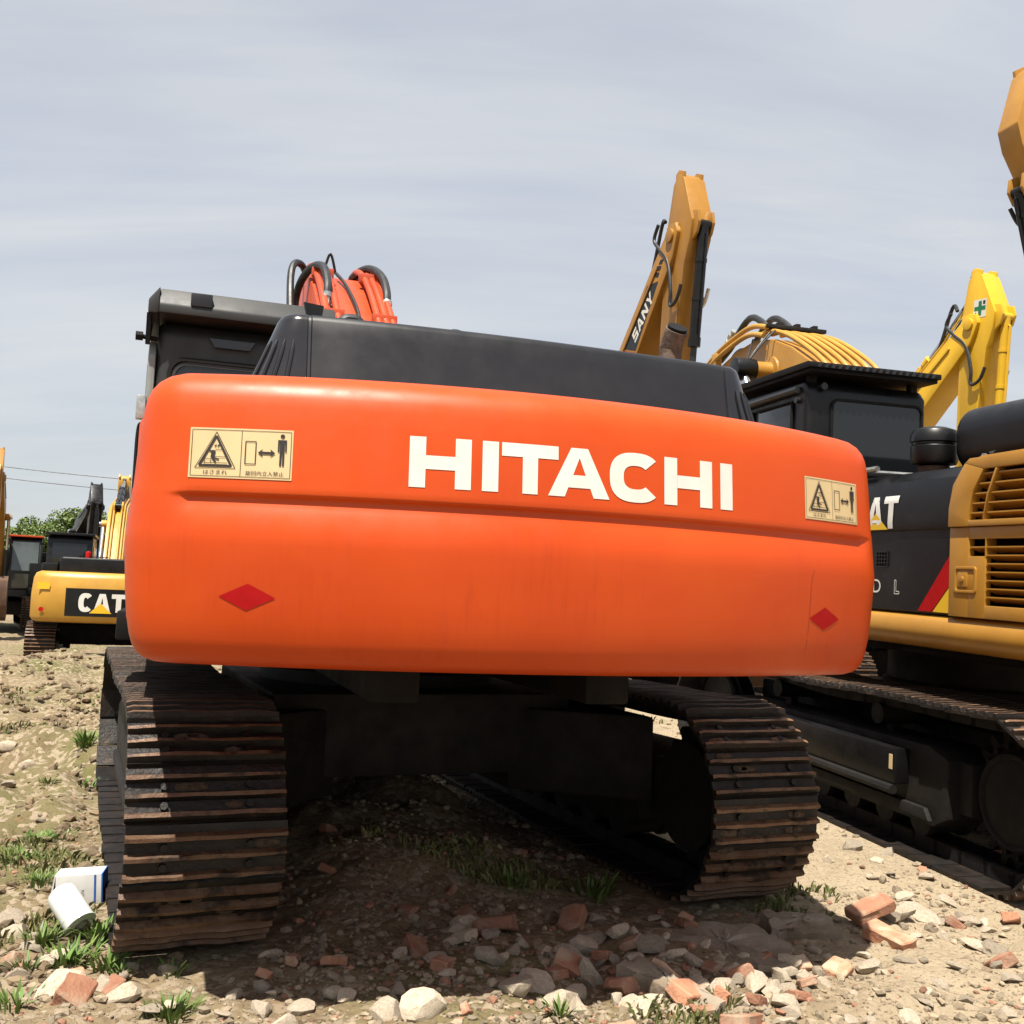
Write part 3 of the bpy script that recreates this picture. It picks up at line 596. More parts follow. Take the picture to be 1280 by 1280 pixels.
# ---------------------------------------------------------------- simpler excavators standing further off
def far_excavator(loc, yaw, label, group, paint, dark, boom_ang, arm_rel, s=1.0, letters=None, cyl_col=None, cab=True, arm=True, bang=-.5, cat=False, catdetail=False, boom_paint=None, cabroof=None, glass=GLASS, sticker=True, hose=True, clear=1.02, boom=True, rodm=CHROME, rf=.58, ca=(-.08, .52), vk=1.0, spos=(-.40, .02)):
    root = empty('excavator', (loc[0], loc[1], loc[2] if len(loc) > 2 else gz(loc[0], loc[1]) - .01), yaw)
    tag(root, label, 'excavator', group); cc = cyl_col or dark; bp = boom_paint or paint
    for sx in (-1, 1):
        make_track(root, sx * 1.2, 1.75, .44, .46, .6, 45, 0, individual=False)
        g = G(); g.prism([(-1.5, .2), (1.5, .2), (1.6, .5), (1.3, .66), (-1.3, .66), (-1.6, .5)], 'x', sx * 1.2 - .18, sx * 1.2 + .18); g.cyl((sx * 1.2 - .2, -1.75, .46), (sx * 1.2 + .2, -1.75, .46), .3, 20); g.cyl((sx * 1.2 - .12, 1.75, .46), (sx * 1.2 + .12, 1.75, .46), .33, 20)
        g.obj('track_frame', DARKST, root, bevel=.01)
    g = G(); g.box(-.95, .95, -.7, .7, .4, .85); g.cyl((0, 0, .8), (0, 0, clear + .05), .68, 28); g.obj('car_body', DARKST, root, bevel=.02)
    g = G(); g.box(-1.38, 1.38, -2.1, 1.35, clear, clear + .22); g.box(-.22, .22, -.2, .75, clear + .2, clear + 1.0); h = g.obj('house_frame', dark, root, bevel=.02)
    g = G(); g.box(-1.36, -.42, -2.05, -.55, clear + .225, clear + 1.05); g.box(.42, 1.36, -2.05, 1.1, clear + .225, clear + 1.0); g.obj('side_panel', paint, root, bevel=.03)
    # counterweight: curved rear with soft edges
    R = []; hw = 1.42
    for z, o in ((clear + .04, .14), (clear + .07, .05), (clear + .14, .0), (clear + .62, .0), (clear + .96, .03), (clear + 1.06, .08), (clear + 1.10, .18)):
        ring = []
        for k in range(25):
            a = -1 + 2 * k / 24; x = (hw - o) * max(-1, min(1, math.copysign(1 - (1 - abs(a)) ** 1.6, a))); y = -2.85 + o + .30 * abs(x / hw) ** 2 + .22 * max(0, abs(x / hw) - .86) / .14
            ring.append((x, y, z))
        ring += [(hw - o, -2.0, z), (-(hw - o), -2.0, z)]
        R.append(ring)
    g = G(); g.rings(R); cw = g.obj('counterweight', paint, root, ang=50)
    yr = lambda x: -2.85 + .30 * (x / hw) ** 2
    g = G(); g.box(-.92, .92, -2.25, -.6, clear + 1.0, clear + 1.42); g.obj('engine_hood', dark, root, bevel=.07, seg=3)
    g = G(); g.box(-1.30, -.98, -1.9, -1.0, clear + 1.04, clear + 1.28); g.obj('battery_box', dark, root, bevel=.03)
    g = G(); g.cyl((.55, -1.2, clear + 1.3), (.55, -1.2, clear + 1.75), .06, 12); g.obj('exhaust', RUST, root)
    if catdetail:
        fm = lambda u, v, lf: (u, yr(u) - lf, v); z0 = clear + .30
        d = Decal(fm); d.rect(-.72, z0 - .12, .72, z0 + .46, 0, n=10, lift=.006); d.obj('logo_panel', [BLACK], cw)
        d = Decal(lambda u, v, lf: fm(u, v, lf + .006)); d.letters('CAT', -.46, z0 - .02, .38, (.74, .86, .74), .05, .27, 0, n=4); d.obj('lettering', [WHITE], cw)
        d = Decal(lambda u, v, lf: fm(u, v, lf + .010)); d.quad([(-.24, z0 - .05), (.20, z0 - .05), (-.02, z0 + .16), (-.02, z0 + .16)], 0, n=10, k=4); d.obj('logo_triangle', [YELV], cw)
        d = Decal(fm); d.rect(-1.28, clear + .72, -1.04, clear + .86, 0, lift=.02, n=3); d.obj('sticker', [YELV], cw)
        d = Decal(fm); d.poly([(-1.18 + .05 * math.cos(k * .6), clear + .30 + .05 * math.sin(k * .6)) for k in range(10)], 0, .04); d.obj('reflector', [REDV], cw)
        g = G(); g.box(-.08, .08, -2.62, -2.5, clear + 1.08, clear + 1.24); g.obj('camera_bracket', BLACKM, root)
        g = G(); g.lathe([(.06, 0), (.06, .04), (.05, .12), (.02, .14)], (-.38, -2.1, clear + 1.42), 12); g.obj('beacon', REDV, root)
        g = G()
        for k in range(5): g.cyl((-.30 + .07 * k, -2.2, clear + 1.44), (-.30 + .07 * k, -1.2, clear + 1.47), .012, 6)
        g.obj('guard_rail', BLACKM, root)
    if cab:
        g = G(); c0 = clear + .225; g.prism([(-.3, c0), (1.35, c0), (1.45, c0 + .6), (1.25, c0 + 1.62), (1.05, c0 + 1.72), (-.25, c0 + 1.72), (-.3, c0 + 1.6)], 'x', -1.38, -.40); cb = g.obj('cab', dark, root, bevel=.05, seg=3)
        for nm, b in (('rear_window', (-1.26, -.52, -.315, -.295, c0 + .9, c0 + 1.55)), ('side_window', (-1.395, -1.375, -.1, .5, c0 + .75, c0 + 1.5)), ('door_window', (-1.395, -1.375, .58, 1.18, c0 + .35, c0 + 1.5)), ('inner_window', (-.405, -.385, -.1, 1.1, c0 + .8, c0 + 1.5))):
            g = G(); g.box(*b); g.obj(nm, glass, cb, bevel=.006)
        g = G(); g.prism([(1.475, c0 + .62), (1.465, c0 + .62), (1.265, c0 + 1.58), (1.29, c0 + 1.58)], 'x', -1.28, -.5); g.obj('windscreen', glass, cb)
        g = G(); g.prism([(1.385, c0 + .06), (1.45, c0 + .52), (1.47, c0 + .52), (1.405, c0 + .06)], 'x', -1.24, -.54); g.obj('lower_windscreen', glass, cb)
        g = G(); g.box(-1.42, -.36, -.4, 1.35, c0 + 1.73, c0 + 1.79); g.obj('cab_roof', cabroof or dark, cb, bevel=.015)
    if boom:
        ft = (.45, clear + .55); T = boom_std(root, ft, boom_ang, bp, cc, s=s, letters=letters)
        tip = T(5.7, 0)
        A = arm_set(root, tip, boom_ang + arm_rel, bp, cc, s=s, bang=bang, sticker=sticker, hose=hose, rodm=rodm, rf=rf, ca=ca, vk=vk, spos=spos)
        ram(root, T(2.5, 1.33), A(-.78, .02), 0, .085 * s, cc)
        for sx in (-1, 1):
            hh = G(); a, b = T(5.0, .55), A(-.3, -.40); m_ = ((a[0] + b[0]) / 2 + .1, (a[1] + b[1]) / 2 + .35)
            hh.tube(smoothpath([(sx * .1, *T(4.3, .62)), (sx * .1, *a), (sx * .11, *m_), (sx * .12, *b)]), .028, 8); hh.obj('hose', RUBBER, root)
    return root

# ================================================================ the orange excavator in the middle
ex = empty('excavator', (UX, UY, 0), UYAW)
tag(ex, 'orange crawler excavator with black hood, its counterweight turned to the rubble', 'excavator')
RT = 3.385; rel = TYAW - UYAW
PROF = [(.30, 1.214), (.17, 1.216), (.105, 1.222), (.072, 1.234), (.050, 1.252), (.036, 1.276), (.025, 1.31), (.013, 1.37), (.004, 1.45), (-.003, 1.54), (-.008, 1.61), (-.007, 1.65), (.0, 1.69), (.012, 1.728), (.023, 1.755), (.024, 1.762), (.016, 1.769),
        (.008, 1.774), (.006, 1.781), (.007, 1.80), (.012, 1.90), (.020, 2.00), (.026, 2.06), (.033, 2.095), (.045, 2.125), (.066, 2.152), (.095, 2.173), (.135, 2.188), (.18, 2.196), (.26, 2.20), (.34, 2.201)]
PLAIN = [(.30, 1.132), (.0, 1.30), (.003, 1.78)]
def prof_o(z, w=1.0):
    zs = [p[1] for p in PROF]; os_ = [p[0] for p in PROF]; o = float(np.interp(z, zs, os_))
    if 1.60 < z < 1.80: o = o * w + (1 - w) * float(np.interp(z, [1.60, 1.80], [-.010, .005]))
    return o
def cw_rear(u, v, lf, off=0): r = RT - prof_o(v) + lf + off; return (u, -math.sqrt(r * r - u * u), v)
def cw_outline():
    rc, hx = .20, 1.452; cx = hx - rc; cy = -math.sqrt((RT - rc) ** 2 - cx * cx); a1 = math.atan2(cx, -cy); P = []
    for y in (-2.0, -2.4, -2.7): P.append((-hx, y, -1, 0, 0))
    for k in range(8): a = math.pi - (math.pi / 2 - a1) * k / 8; P.append((-cx + rc * math.cos(a), cy - rc * abs(math.sin(a)) , math.cos(a), -abs(math.sin(a)), 0))
    n = 88
    for k in range(n + 1):
        a = -a1 + 2 * a1 * k / n; x = RT * math.sin(a); wt_ = float(sstep(-1.31, -1.285, x) * (1 - sstep(1.32, 1.34, x))); P.append((x, -RT * math.cos(a), math.sin(a), -math.cos(a), wt_))
    Q = [(-x, y, -nx, ny, 0) for x, y, nx, ny, w in P[:11]][::-1]
    return P + Q
OUT = cw_outline(); R = []
zextra = sorted(set([p[1] for p in PROF]))
for z in zextra:
    ring = []
    for x, y, nx, ny, w in OUT:
        o = prof_o(z, w); k = min(o, .19) if abs(nx) > .5 else o
        ring.append((x - nx * k, y - ny * k, z))
    R.append(ring)
g = G(); g.rings(R, caps=True); g.obj('counterweight', ORANGE, ex, ang=60)
cw = ex.children[0]
d = Decal(cw_rear)
u = d.letters('HITACHI', -.596, 1.822, .168, (1.19, .305, 1.14, 1.22, 1.12, 1.15, .305), .135, .305, 0, n=5, lift=.0015) if False else None
ls = dict(H=1.15, I=.31, T=1.12, A=1.27, C=1.14); gp = {'HI': .21, 'IT': .06, 'TA': -.20, 'AC': .0, 'CH': .08}
u = -.596; txt = 'HITACHI'; tot = sum(ls[c] for c in txt) + gp['HI'] * 2 + gp['IT'] + gp['TA'] + gp['AC'] + gp['CH']; k_ = 1.192 / (tot * .168)
for i, ch in enumerate(txt):
    d = Decal(cw_rear); w_ = ls[ch]
    for q in quads_letter(ch, w_, .30 if ch != 'A' else .30): d.quad([(u + a * .168 * k_, 1.822 + b * .168) for a, b in q], 0, n=4, lift=.0015)
    d.obj('letter', [WHITE], cw); u += (w_ + (gp.get(txt[i:i + 2], 0) if i < 6 else 0)) * .168 * k_
warning_sticker(cw_rear, -1.276, -.960, 1.822, 1.986, cw); warning_sticker(cw_rear, .960, 1.276, 1.822, 1.986, cw)
for sx in (-1, 1):
    d = Decal(cw_rear); c = sx * 1.074; zc_ = 1.445
    d.quad([(c - .086, zc_), (c, zc_ - .043), (c + .086, zc_), (c, zc_ + .043)], 0, n=3, k=3, lift=.0015); d.obj('reflector', [REDV], cw)
for u0, v0, u1, v1, w_ in ((.985, 1.30, .99, 1.60, .0025), (.99, 1.60, 1.005, 1.63, .002)):
    d = Decal(cw_rear); d.line((u0, v0), (u1, v1), w_, 0, n=6, lift=.0008); d.obj('scratch', [STREAK], cw)
# black engine hood above it
def hood_ring(z, hw, yr, rc, seam=True, flute=0.0):
    pts = []; n = 7; xs = []
    P = [(-hw, -0.9), (-hw, -1.8), (-hw, yr + .42 + rc)]
    for k in range(n + 1): a = math.pi + (math.pi / 2) * k / n; P.append((-hw + rc + rc * math.cos(a), yr + .05 + rc + rc * math.sin(a)))
    f = lambda x: yr + .05 * (x / (hw - rc)) ** 2
    for x, dd in ((-.868, 0), (-.864, .007), (-.854, .007), (-.850, 0)): P.append((x, f(x) + dd))
    for k in range(13): x = -.78 + 1.56 * k / 12; P.append((x, f(x)))
    for x, dd in ((.850, 0), (.854, .007), (.864, .007), (.868, 0)): P.append((x, f(x) + dd))
    for k in range(n + 1): a = -math.pi / 2 + (math.pi / 2) * k / n; P.append((hw - rc + rc * math.cos(a), yr + .05 + rc + rc * math.sin(a)))
    P += [(hw, yr + .42 + rc), (hw, -1.8), (hw, -0.9)]
    return [(x + .09 * max(0, min(1, (x - .3) / .5)), y, z) for x, y in P]
R = [hood_ring(*a) for a in ((2.14, 1.125, -2.74, .21), (2.24, 1.085, -2.72, .18), (2.36, 1.035, -2.695, .14), (2.46, .995, -2.675, .105), (2.515, .974, -2.664, .088), (2.533, .962, -2.656, .076), (2.543, .948, -2.642, .064), (2.546, .930, -2.62, .05))]
g = G(); g.rings(R); g.m = [1 if len(f) == 4 and (sum(g.v[i][0] for i in f) / 4 < -.866 or sum(g.v[i][0] for i in f) / 4 > .956) else 0 for f in g.f]; hood = g.obj('engine_hood', [HOOD, HOODG], ex, ang=40)
for sx in (-1, 1):
    for k in range(4):
        pts = []
        for z in (2.22, 2.27, 2.34, 2.40, 2.43):
            hw, yr, rc = (float(np.interp(z, [2.14, 2.24, 2.36, 2.46], q_)) for q_ in ((1.125, 1.085, 1.035, .995), (-2.74, -2.72, -2.695, -2.675), (.21, .18, .14, .105)))
            a = rad(206 + 17 * k); pts.append((0, yr + .05 + rc + (rc + .002) * math.sin(a), z))
            if sx < 0: pts[-1] = (-hw + rc + (rc + .002) * math.cos(a), pts[-1][1], z)
            else: pts[-1] = (hw - rc - (rc + .002) * math.cos(a) + .09, pts[-1][1], z)
        g = G(); g.tube(pts, .009, 8, 0, rr=[.002, .009, .009, .009, .002]); g.obj('hood_rib', HOODG, hood)
g = G(); R2 = [Vector((1.15, -1.70, 2.30)), Vector((1.15, -1.70, 2.78)), Vector((1.15, -1.715, 2.86)), Vector((1.155, -1.76, 2.93))]; g.tube(smoothpath(R2, 4), .062, 18); pe = g.obj('exhaust_pipe', RUST, ex)
g = G(); g.cyl((1.155, -1.7605, 2.931), (1.1555, -1.771, 2.945), .054, 16); g.obj('exhaust_mouth', BLACKM, pe)
# house frame, side panels
g = G(); g.box(-1.30, 1.30, -2.70, 1.45, 1.218, 1.30); g.box(-1.43, 1.43, -1.95, 1.45, 1.20, 1.305); g.box(-.55, -.35, -2.6, 1.6, 1.05, 1.23); g.box(.35, .55, -2.6, 1.6, 1.05, 1.23); g.box(-.5, .5, .1, .9, 1.3, 2.1); g.obj('house_frame', BLACKM, ex, bevel=.02)
g = G(); g.box(-1.475, -.62, -1.99, -.42, 1.31, 2.18); g.obj('side_panel', ORANGE, ex, bevel=.03)
g = G(); g.box(.62, 1.475, -1.99, 1.2, 1.31, 2.12); g.obj('side_panel', ORANGE, ex, bevel=.03)
g = G(); g.prism([(-1.2, 1.20), (-1.2, 1.34), (-.3, 1.34), (-.3, 1.20)], 'x', -1.545, -1.455); g.obj('step', BLACKM, ex, bevel=.01)
# cab
g = G(); cx0, cx1, cy0, cy1 = -1.47, -.50, -.36, 1.45
g.prism([(cy0, 1.31), (cy1 - .05, 1.31), (cy1 + .08, 2.0), (cy1 - .12, 2.92), (cy1 - .35, 3.03), (cy0 + .12, 3.03), (cy0 + .02, 2.95)], 'x', cx0, cx1); cab = g.obj('cab', CABG, ex, bevel=.07, seg=4)
def rrect(x0, x1, z0, z1, r, n=5):
    P = []
    for cx, cz, a0 in ((x1 - r, z1 - r, 0), (x0 + r, z1 - r, 90), (x0 + r, z0 + r, 180), (x1 - r, z0 + r, 270)):
        for k in range(n + 1): a = rad(a0 + 90 * k / n); P.append((cx + r * math.cos(a), cz + r * math.sin(a)))
    return P
def ring_frame(g, x0, x1, z0, z1, r, t, y0, y1, m=0):
    A, B = rrect(x0, x1, z0, z1, r), rrect(x0 + t, x1 - t, z0 + t, z1 - t, max(.01, r - t)); n = len(A)
    g.rings([[(a, y1, b) for a, b in A], [(a, y0, b) for a, b in A], [(a, y0, b) for a, b in B], [(a, y1, b) for a, b in B]], m, caps=False)
g = G(); ring_frame(g, -1.405, -.56, 2.05, 2.80, .10, .022, cy0 - .018, cy0 + .02); g.obj('window_seal', BLACKM, cab)
g = G(); ring_frame(g, -1.38, -.585, 2.075, 2.775, .09, .02, cy0 - .012, cy0 + .02); g.obj('window_trim', CABG, cab)
g = G(); g.prism(rrect(-1.36, -.605, 2.095, 2.755, .08), 'y', cy0 - .006, cy0 + .01); g.obj('rear_window', GLASS, cab)
g = G(); g.prism([(cy0 - .10, 3.03), (cy0 - .10, 3.085), (cy0 - .02, 3.19), (cy1 - .1, 3.20), (cy1 + .12, 3.10), (cy1 + .12, 3.03)], 'x', -1.47, -.46); g.prism([(-1.47, 3.19), (-1.53, 3.11), (-1.53, 3.03), (-1.47, 3.03)], 'y', cy0 - .07, cy1); roof = g.obj('cab_roof', CABG, cab, bevel=.012)
g = G(); g.prism([(cy0 - .06, 3.03), (cy0 - .02, 2.86), (cy0 + .02, 2.86), (cy0 + .3, 3.03)], 'x', -1.535, -1.51); g.obj('roof_side_skirt', BLACKM, cab)
g = G(); g.box(-1.30, -1.18, cy0 - .108, cy0 - .05, 3.085, 3.165); g.obj('roof_lamp', HOOD, cab, bevel=.008)
g = G(); g.prism([(-.66, 3.19), (-.54, 3.18), (-.56, 3.02), (-.62, 3.02)], 'y', cy0 - .115, cy0 - .085); g.obj('roof_bracket', BLACK, cab)
g = G(); g.prism([(-1.18, 2.93), (-.92, 2.93), (-.95, 2.88), (-1.15, 2.88)], 'y', cy0 - .012, cy0 + .03); g.obj('hinge_plate', HOODG, cab)
g = G(); g.prism([(cy0 + .06, 1.33), (cy1 - .2, 1.33), (cy1 - .06, 2.0), (cy1 - .24, 2.86), (cy0 + .10, 2.90), (cy0 + .02, 2.80)], 'x', -1.515, -1.472); door = g.obj('cab_door', CABLT, cab, bevel=.015)
g = G(); g.prism([(cy0 + .18, 1.95), (cy1 - .3, 1.95), (cy1 - .36, 2.74), (cy0 + .2, 2.78)], 'x', -1.522, -1.515); g.obj('door_window', GLASS, door)
g = G(); g.tube(smoothpath([(-1.515, cy0 + .05, 2.40), (-1.542, cy0 + .06, 2.37), (-1.545, cy0 + .06, 2.1), (-1.542, cy0 + .06, 1.5), (-1.515, cy0 + .05, 1.45)]), .010, 8); g.obj('grab_rail', BLACKM, door)
g = G(); g.box(-1.56, -1.51, cy0 + .0, cy0 + .05, 2.42, 2.56); g.obj('hinge', GALV, door, bevel=.006)
g = G(); g.cyl((-1.47, cy0 + .04, 2.90), (-1.56, cy0 + .02, 2.905), .014, 8); g.lathe([(.01, -.02), (.026, -.02), (.026, .02), (.01, .02)], (-1.57, cy0 + .02, 2.906), 10, ax='x'); g.obj('lamp_bracket', BLACKM, cab)
# boom of the orange excavator
BP = [(.30, 1.95), (.36, 2.25), (.80, 2.98), (1.25, 3.44), (1.60, 3.74), (2.0, 4.03), (2.4, 4.25), (2.75, 4.35), (3.15, 4.33), (3.8, 4.12), (5.2, 3.35), (6.1, 2.80), (6.35, 2.66), (6.40, 2.50), (6.2, 2.42), (5.1, 2.92), (3.8, 3.48), (3.1, 3.62), (2.5, 3.50), (1.8, 3.05), (.7, 1.98), (.5, 1.86)]
g = G(); g.prism(BP, 'x', -.33, .26); boom = g.obj('boom', ORANGE2, ex, bevel=.02)
top = [(.9, 3.06), (1.25, 3.44), (1.60, 3.74), (2.0, 4.03), (2.4, 4.25), (2.75, 4.35), (3.15, 4.33), (3.8, 4.12), (5.0, 3.46)]
for xx, r in ((-.29, .032), (-.20, .028), (.12, .028), (.18, .030), (.235, .028)):
    g = G(); g.tube(smoothpath([(xx, y - .05, z + .055) for y, z in top], 4), r, 10); g.obj('boom_pipe', ORANGE2, boom)
for y, z in ((1.40, 3.58), (2.15, 4.13)):
    for a, b in ((-.335, -.15), (.07, .27)): g = G(); g.box(a, b, y - .07, y - .01, z + .02, z + .10); g.obj('pipe_clamp', ORANGE2, boom, bevel=.008)
def hosepart(pts, r, parent, m=RUBBER, n=8, nm='hose'):
    q = G(); q.tube(smoothpath(pts, n), r, 10, 0); return q.obj(nm, m, parent)
def fitting(p, q, parent):
    a, b = Vector(p), Vector(q); f = G(); f.cyl(a, b, .034, 12); f.cyl(a.lerp(b, .3), a.lerp(b, .55), .046, 6); f.cyl(a.lerp(b, .75), b, .042, 12); f.obj('hose_fitting', GALV, parent)
hosepart([(-.26, 1.62, 3.84), (-.25, 1.66, 3.96), (-.26, 1.82, 4.13), (-.28, 2.0, 4.22), (-.33, 2.2, 4.25), (-.39, 2.4, 4.18), (-.42, 2.5, 4.02), (-.43, 2.4, 3.7), (-.43, 2.2, 3.3)], .034, boom)
hosepart([(-.30, 2.8, 4.36), (-.36, 2.7, 4.42), (-.43, 2.6, 4.40), (-.47, 2.5, 4.28), (-.48, 2.35, 4.0), (-.47, 2.1, 3.5)], .032, boom)
hosepart([(.24, 1.66, 3.86), (.245, 1.72, 3.98), (.24, 1.92, 4.16), (.20, 2.2, 4.31), (.15, 2.45, 4.37), (.10, 2.7, 4.36)], .034, boom)
fitting((-.26, 1.60, 3.72), (-.26, 1.62, 3.88), boom); fitting((.24, 1.60, 3.72), (.24, 1.66, 3.88), boom)
hosepart([(-.02, 1.3, 3.52), (-.02, 1.55, 3.76), (-.05, 2.0, 4.07), (-.10, 2.3, 4.26)], .015, boom, nm='cable')
hosepart([(-.20, 2.35, 4.30), (-.16, 2.3, 4.43), (-.10, 2.35, 4.27)], .012, boom, n=5, nm='lifting_wire')
hosepart([(-.455, -.5, 2.5), (-.45, -.5, 3.02), (-.375, -.5, 3.115), (-.30, -.5, 3.02), (-.295, -.5, 2.5)], .030, boom)
hosepart([(.205, -.5, 2.5), (.205, -.5, 3.0), (.275, -.5, 3.105), (.345, -.5, 3.0), (.35, -.5, 2.5)], .026, boom)
Th = arm_set(ex, (6.22, 2.60), rad(-118), ORANGE2, BLACK, x=-.02, s=.82, bang=-.7, sticker=False)
for sx in (-1, 1): ram(ex, (1.0, 1.55), (2.9, 3.95), -.02 + sx * .42, .085, BLACK)
# undercarriage
LT, RTR, ZCT = 1.85, .475, .50
for sx in (-1, 1):
    make_track(ex, sx * 1.295, LT, RTR - .02, ZCT, .60, 48, rel)
    track_frame(ex, sx * 1.295, sx, LT, RTR - .02, ZCT, rel)
car_body(ex, 1.15, rel, ZCT + .06, 1.06)

# ================================================================ yellow and black excavator standing beside it
kx = empty('excavator', (KX, KY, 0.062), KYAW, KPIT)
tag(kx, 'yellow excavator with black side panel, slatted grille and black cab behind the orange counterweight', 'excavator')
XS = -1.36
g = G(); lower = [(XS + .10, 1.245), (XS + .03, 1.26), (XS - .015, 1.30), (XS - .025, 1.36), (XS - .012, 1.42), (XS + .015, 1.452), (XS + .25, 1.455), (XS + .25, 1.245)]
g.prism(lower, 'y', -2.85, 1.75); g.obj('deck_edge', CATY, kx, ang=60)
g = G(); g.box(-1.10, 1.34, -2.8, 1.7, 1.18, 1.44); g.box(-.3, .3, .1, 1.0, 1.44, 2.3); g.obj('house_frame', BLACKM, kx, bevel=.02)
g = G(); sec = [(XS + .02, 1.458), (XS + .004, 1.47), (XS + .002, 1.975), (XS - .012, 1.985), (XS - .018, 2.02), (XS - .010, 2.18), (XS + .03, 2.30), (XS + .10, 2.365), (XS + .22, 2.385), (XS + .6, 2.39), (XS + .6, 1.458)]
g.prism(sec, 'y', -1.355, .02); sp = g.obj('side_panel', BLACK, kx, ang=28)
sidef = lambda u, v, lf: (XS + float(np.interp(v, [1.47, 1.975, 1.985, 2.02, 2.18, 2.30], [.004, .002, -.012, -.018, -.010, .03])) - lf, -u, v)
d = Decal(sidef); d.poly([(1.04, 1.475), (1.175, 1.475), (1.353, 1.655), (1.353, 1.84)], 0); d.obj('stripe', [REDV], sp)
d = Decal(sidef); d.poly([(1.185, 1.475), (1.353, 1.475), (1.353, 1.645)], 0); d.obj('stripe', [YELV], sp)
d = Decal(sidef); d.letters('CAT', .33, 1.995, .215, (.74, .84, .72), .03, .25, 0, n=1, k=4, lift=.003); d.obj('lettering', [WHITE], sp)
d = Decal(sidef); d.poly([(.46, 1.99), (.735, 1.99), (.598, 2.10)], 0, .006); d.obj('logo_triangle', [YELV], sp)
d = Decal(sidef); d.text('320D', .50, 1.572, .09, 0, width=.29); d.obj('model_lettering', [WHITE], sp)
d = Decal(sidef)
for p, q in (((.795, 1.572), (.795, 1.66)), ((.812, 1.66), (.812, 1.588)), ((.795, 1.66), (.812, 1.66)), ((.812, 1.588), (.845, 1.588)), ((.845, 1.588), (.845, 1.572)), ((.795, 1.572), (.845, 1.572))): d.line(p, q, .0045, 0, n=1)
d.obj('model_lettering', [WHITE], sp)
g = G()
for k in range(5): g.box(XS - .006, XS + .006, -.72, -.60, 1.745 + .024 * k, 1.750 + .024 * k); g.box(XS - .005, XS + .006, -.72 + .03 * k, -.716 + .03 * k, 1.745, 1.846)
g.obj('vent_grid', HOOD, sp)
# yellow grille panel
g = G(); X0, X1 = XS - .022, XS + .02
def yz(*P): return [(-a, b) for a, b in P]
for P in (yz((1.362, 1.46), (1.362, 1.985), (1.53, 1.985), (1.53, 1.46)),
          yz((1.53, 1.46), (1.53, 1.815), (1.672, 1.815), (1.672, 1.46)), yz((1.672, 1.46), (1.672, 1.535), (2.50, 1.535), (2.50, 1.46)), yz((1.53, 1.915), (1.53, 1.985), (2.50, 1.985), (2.50, 1.915)), yz((2.50, 1.46), (2.50, 1.985), (2.85, 1.985), (2.85, 1.46))):
    g.prism(P, 'x', X0, X1)
for P in (yz((1.362, 1.988), (1.365, 2.10), (1.40, 2.24), (1.50, 2.36), (1.66, 2.315), (1.58, 2.20), (1.535, 2.025), (1.535, 1.988)), yz((1.535, 1.988), (1.535, 2.024), (2.50, 2.024), (2.50, 1.988)),
          yz((1.50, 2.36), (1.54, 2.385), (2.85, 2.40), (2.85, 2.32), (2.50, 2.32), (1.66, 2.315)), yz((2.50, 1.988), (2.50, 2.32), (2.85, 2.32), (2.85, 1.988)), yz((1.655, 2.024), (1.665, 2.024), (1.70, 2.16), (1.775, 2.315), (1.755, 2.315), (1.69, 2.17))):
    g.prism(P, 'x', X0 - .016, X1)
g.prism(yz((1.54, 2.385), (1.60, 2.40), (2.85, 2.42), (2.85, 2.39)), 'x', X0 + .02, XS + .5)
gp_ = g.obj('grille_panel', CATY, kx, bevel=.008)
g = G(); g.box(XS + .07, XS + .10, -2.6, -1.45, 1.47, 2.37); g.obj('grille_backing', BLACKM, gp_)
for zr in range(5):
    z = 2.062 + zr * .056; sh = .03 * (zr / 4) + .085 * max(0, (zr - 1) / 4) ** 1.5
    for a, b in ((1.545 + sh, 1.668 + sh), (1.683 + sh, 2.50)):
        g = G(); g.prism([(X0 - .004, z), (X0 - .004, z + .008), (XS + .05, z - .022), (XS + .05, z - .032)], 'y', -b, -a); g.obj('slat', CATY, gp_)
for zr in range(8):
    z = 1.580 + zr * .0475
    segs = [(1.676, 2.50)] + ([(1.534, 1.668)] if zr >= 6 else [])
    if zr == 7: continue
    for a, b in segs:
        g = G(); g.prism([(X0 + .004, z), (X0 + .004, z + .007), (XS + .05, z - .018), (XS + .05, z - .026)], 'y', -b, -a); g.obj('slat', CATY, gp_)
g = G(); g.box(X0, XS + .05, -1.674, -1.669, 1.81, 1.916); g.obj('grille_divider', CATY, gp_)
g = G(); ring_frame(g, 1.415, 1.605, 1.60, 1.755, .02, .018, 0, 1); g.v = [(X0 - .008 + y * .012, -x, z) for x, y, z in g.v]; g.box(X0 - .001, X0 + .006, -1.585, -1.435, 1.62, 1.735); g.box(X0 - .010, X0, -1.53, -1.45, 1.635, 1.72); g.cyl((X0 - .016, -1.49, 1.68), (X0 - .009, -1.49, 1.68), .018, 14); g.obj('latch', CATY, gp_, bevel=.003)
# hood, air cleaner, counterweight, other side
g = G(); g.prism(rrect(-1.06, 1.0, 2.36, 2.80, .17, 6), 'y', -2.7, -.95); ho = g.obj('engine_hood', BLACK, kx, bevel=.06, seg=4)
g = G(); g.box(-1.09, 1.02, -2.72, -.93, 2.36, 2.40); g.obj('hood_rim', BLACKM, ho)
g = G(); g.cyl((-1.055, -1.25, 2.45), (-1.075, -1.25, 2.45), .018, 10); g.obj('hood_bolt', GALV, ho)
ac = (-1.06, -.76, 2.365)
g = G(); g.lathe([(.10, 0), (.10, .06), (.02, .06)], ac, 24); g.obj('air_cleaner_neck', RUSTYB, kx)
g = G(); g.lathe([(.05, .06), (.140, .075), (.150, .10), (.150, .19), (.142, .20), (.142, .215), (.155, .22), (.155, .265), (.135, .30), (.08, .32), (.02, .325)], ac, 32); g.obj('air_cleaner', BLACK, kx)
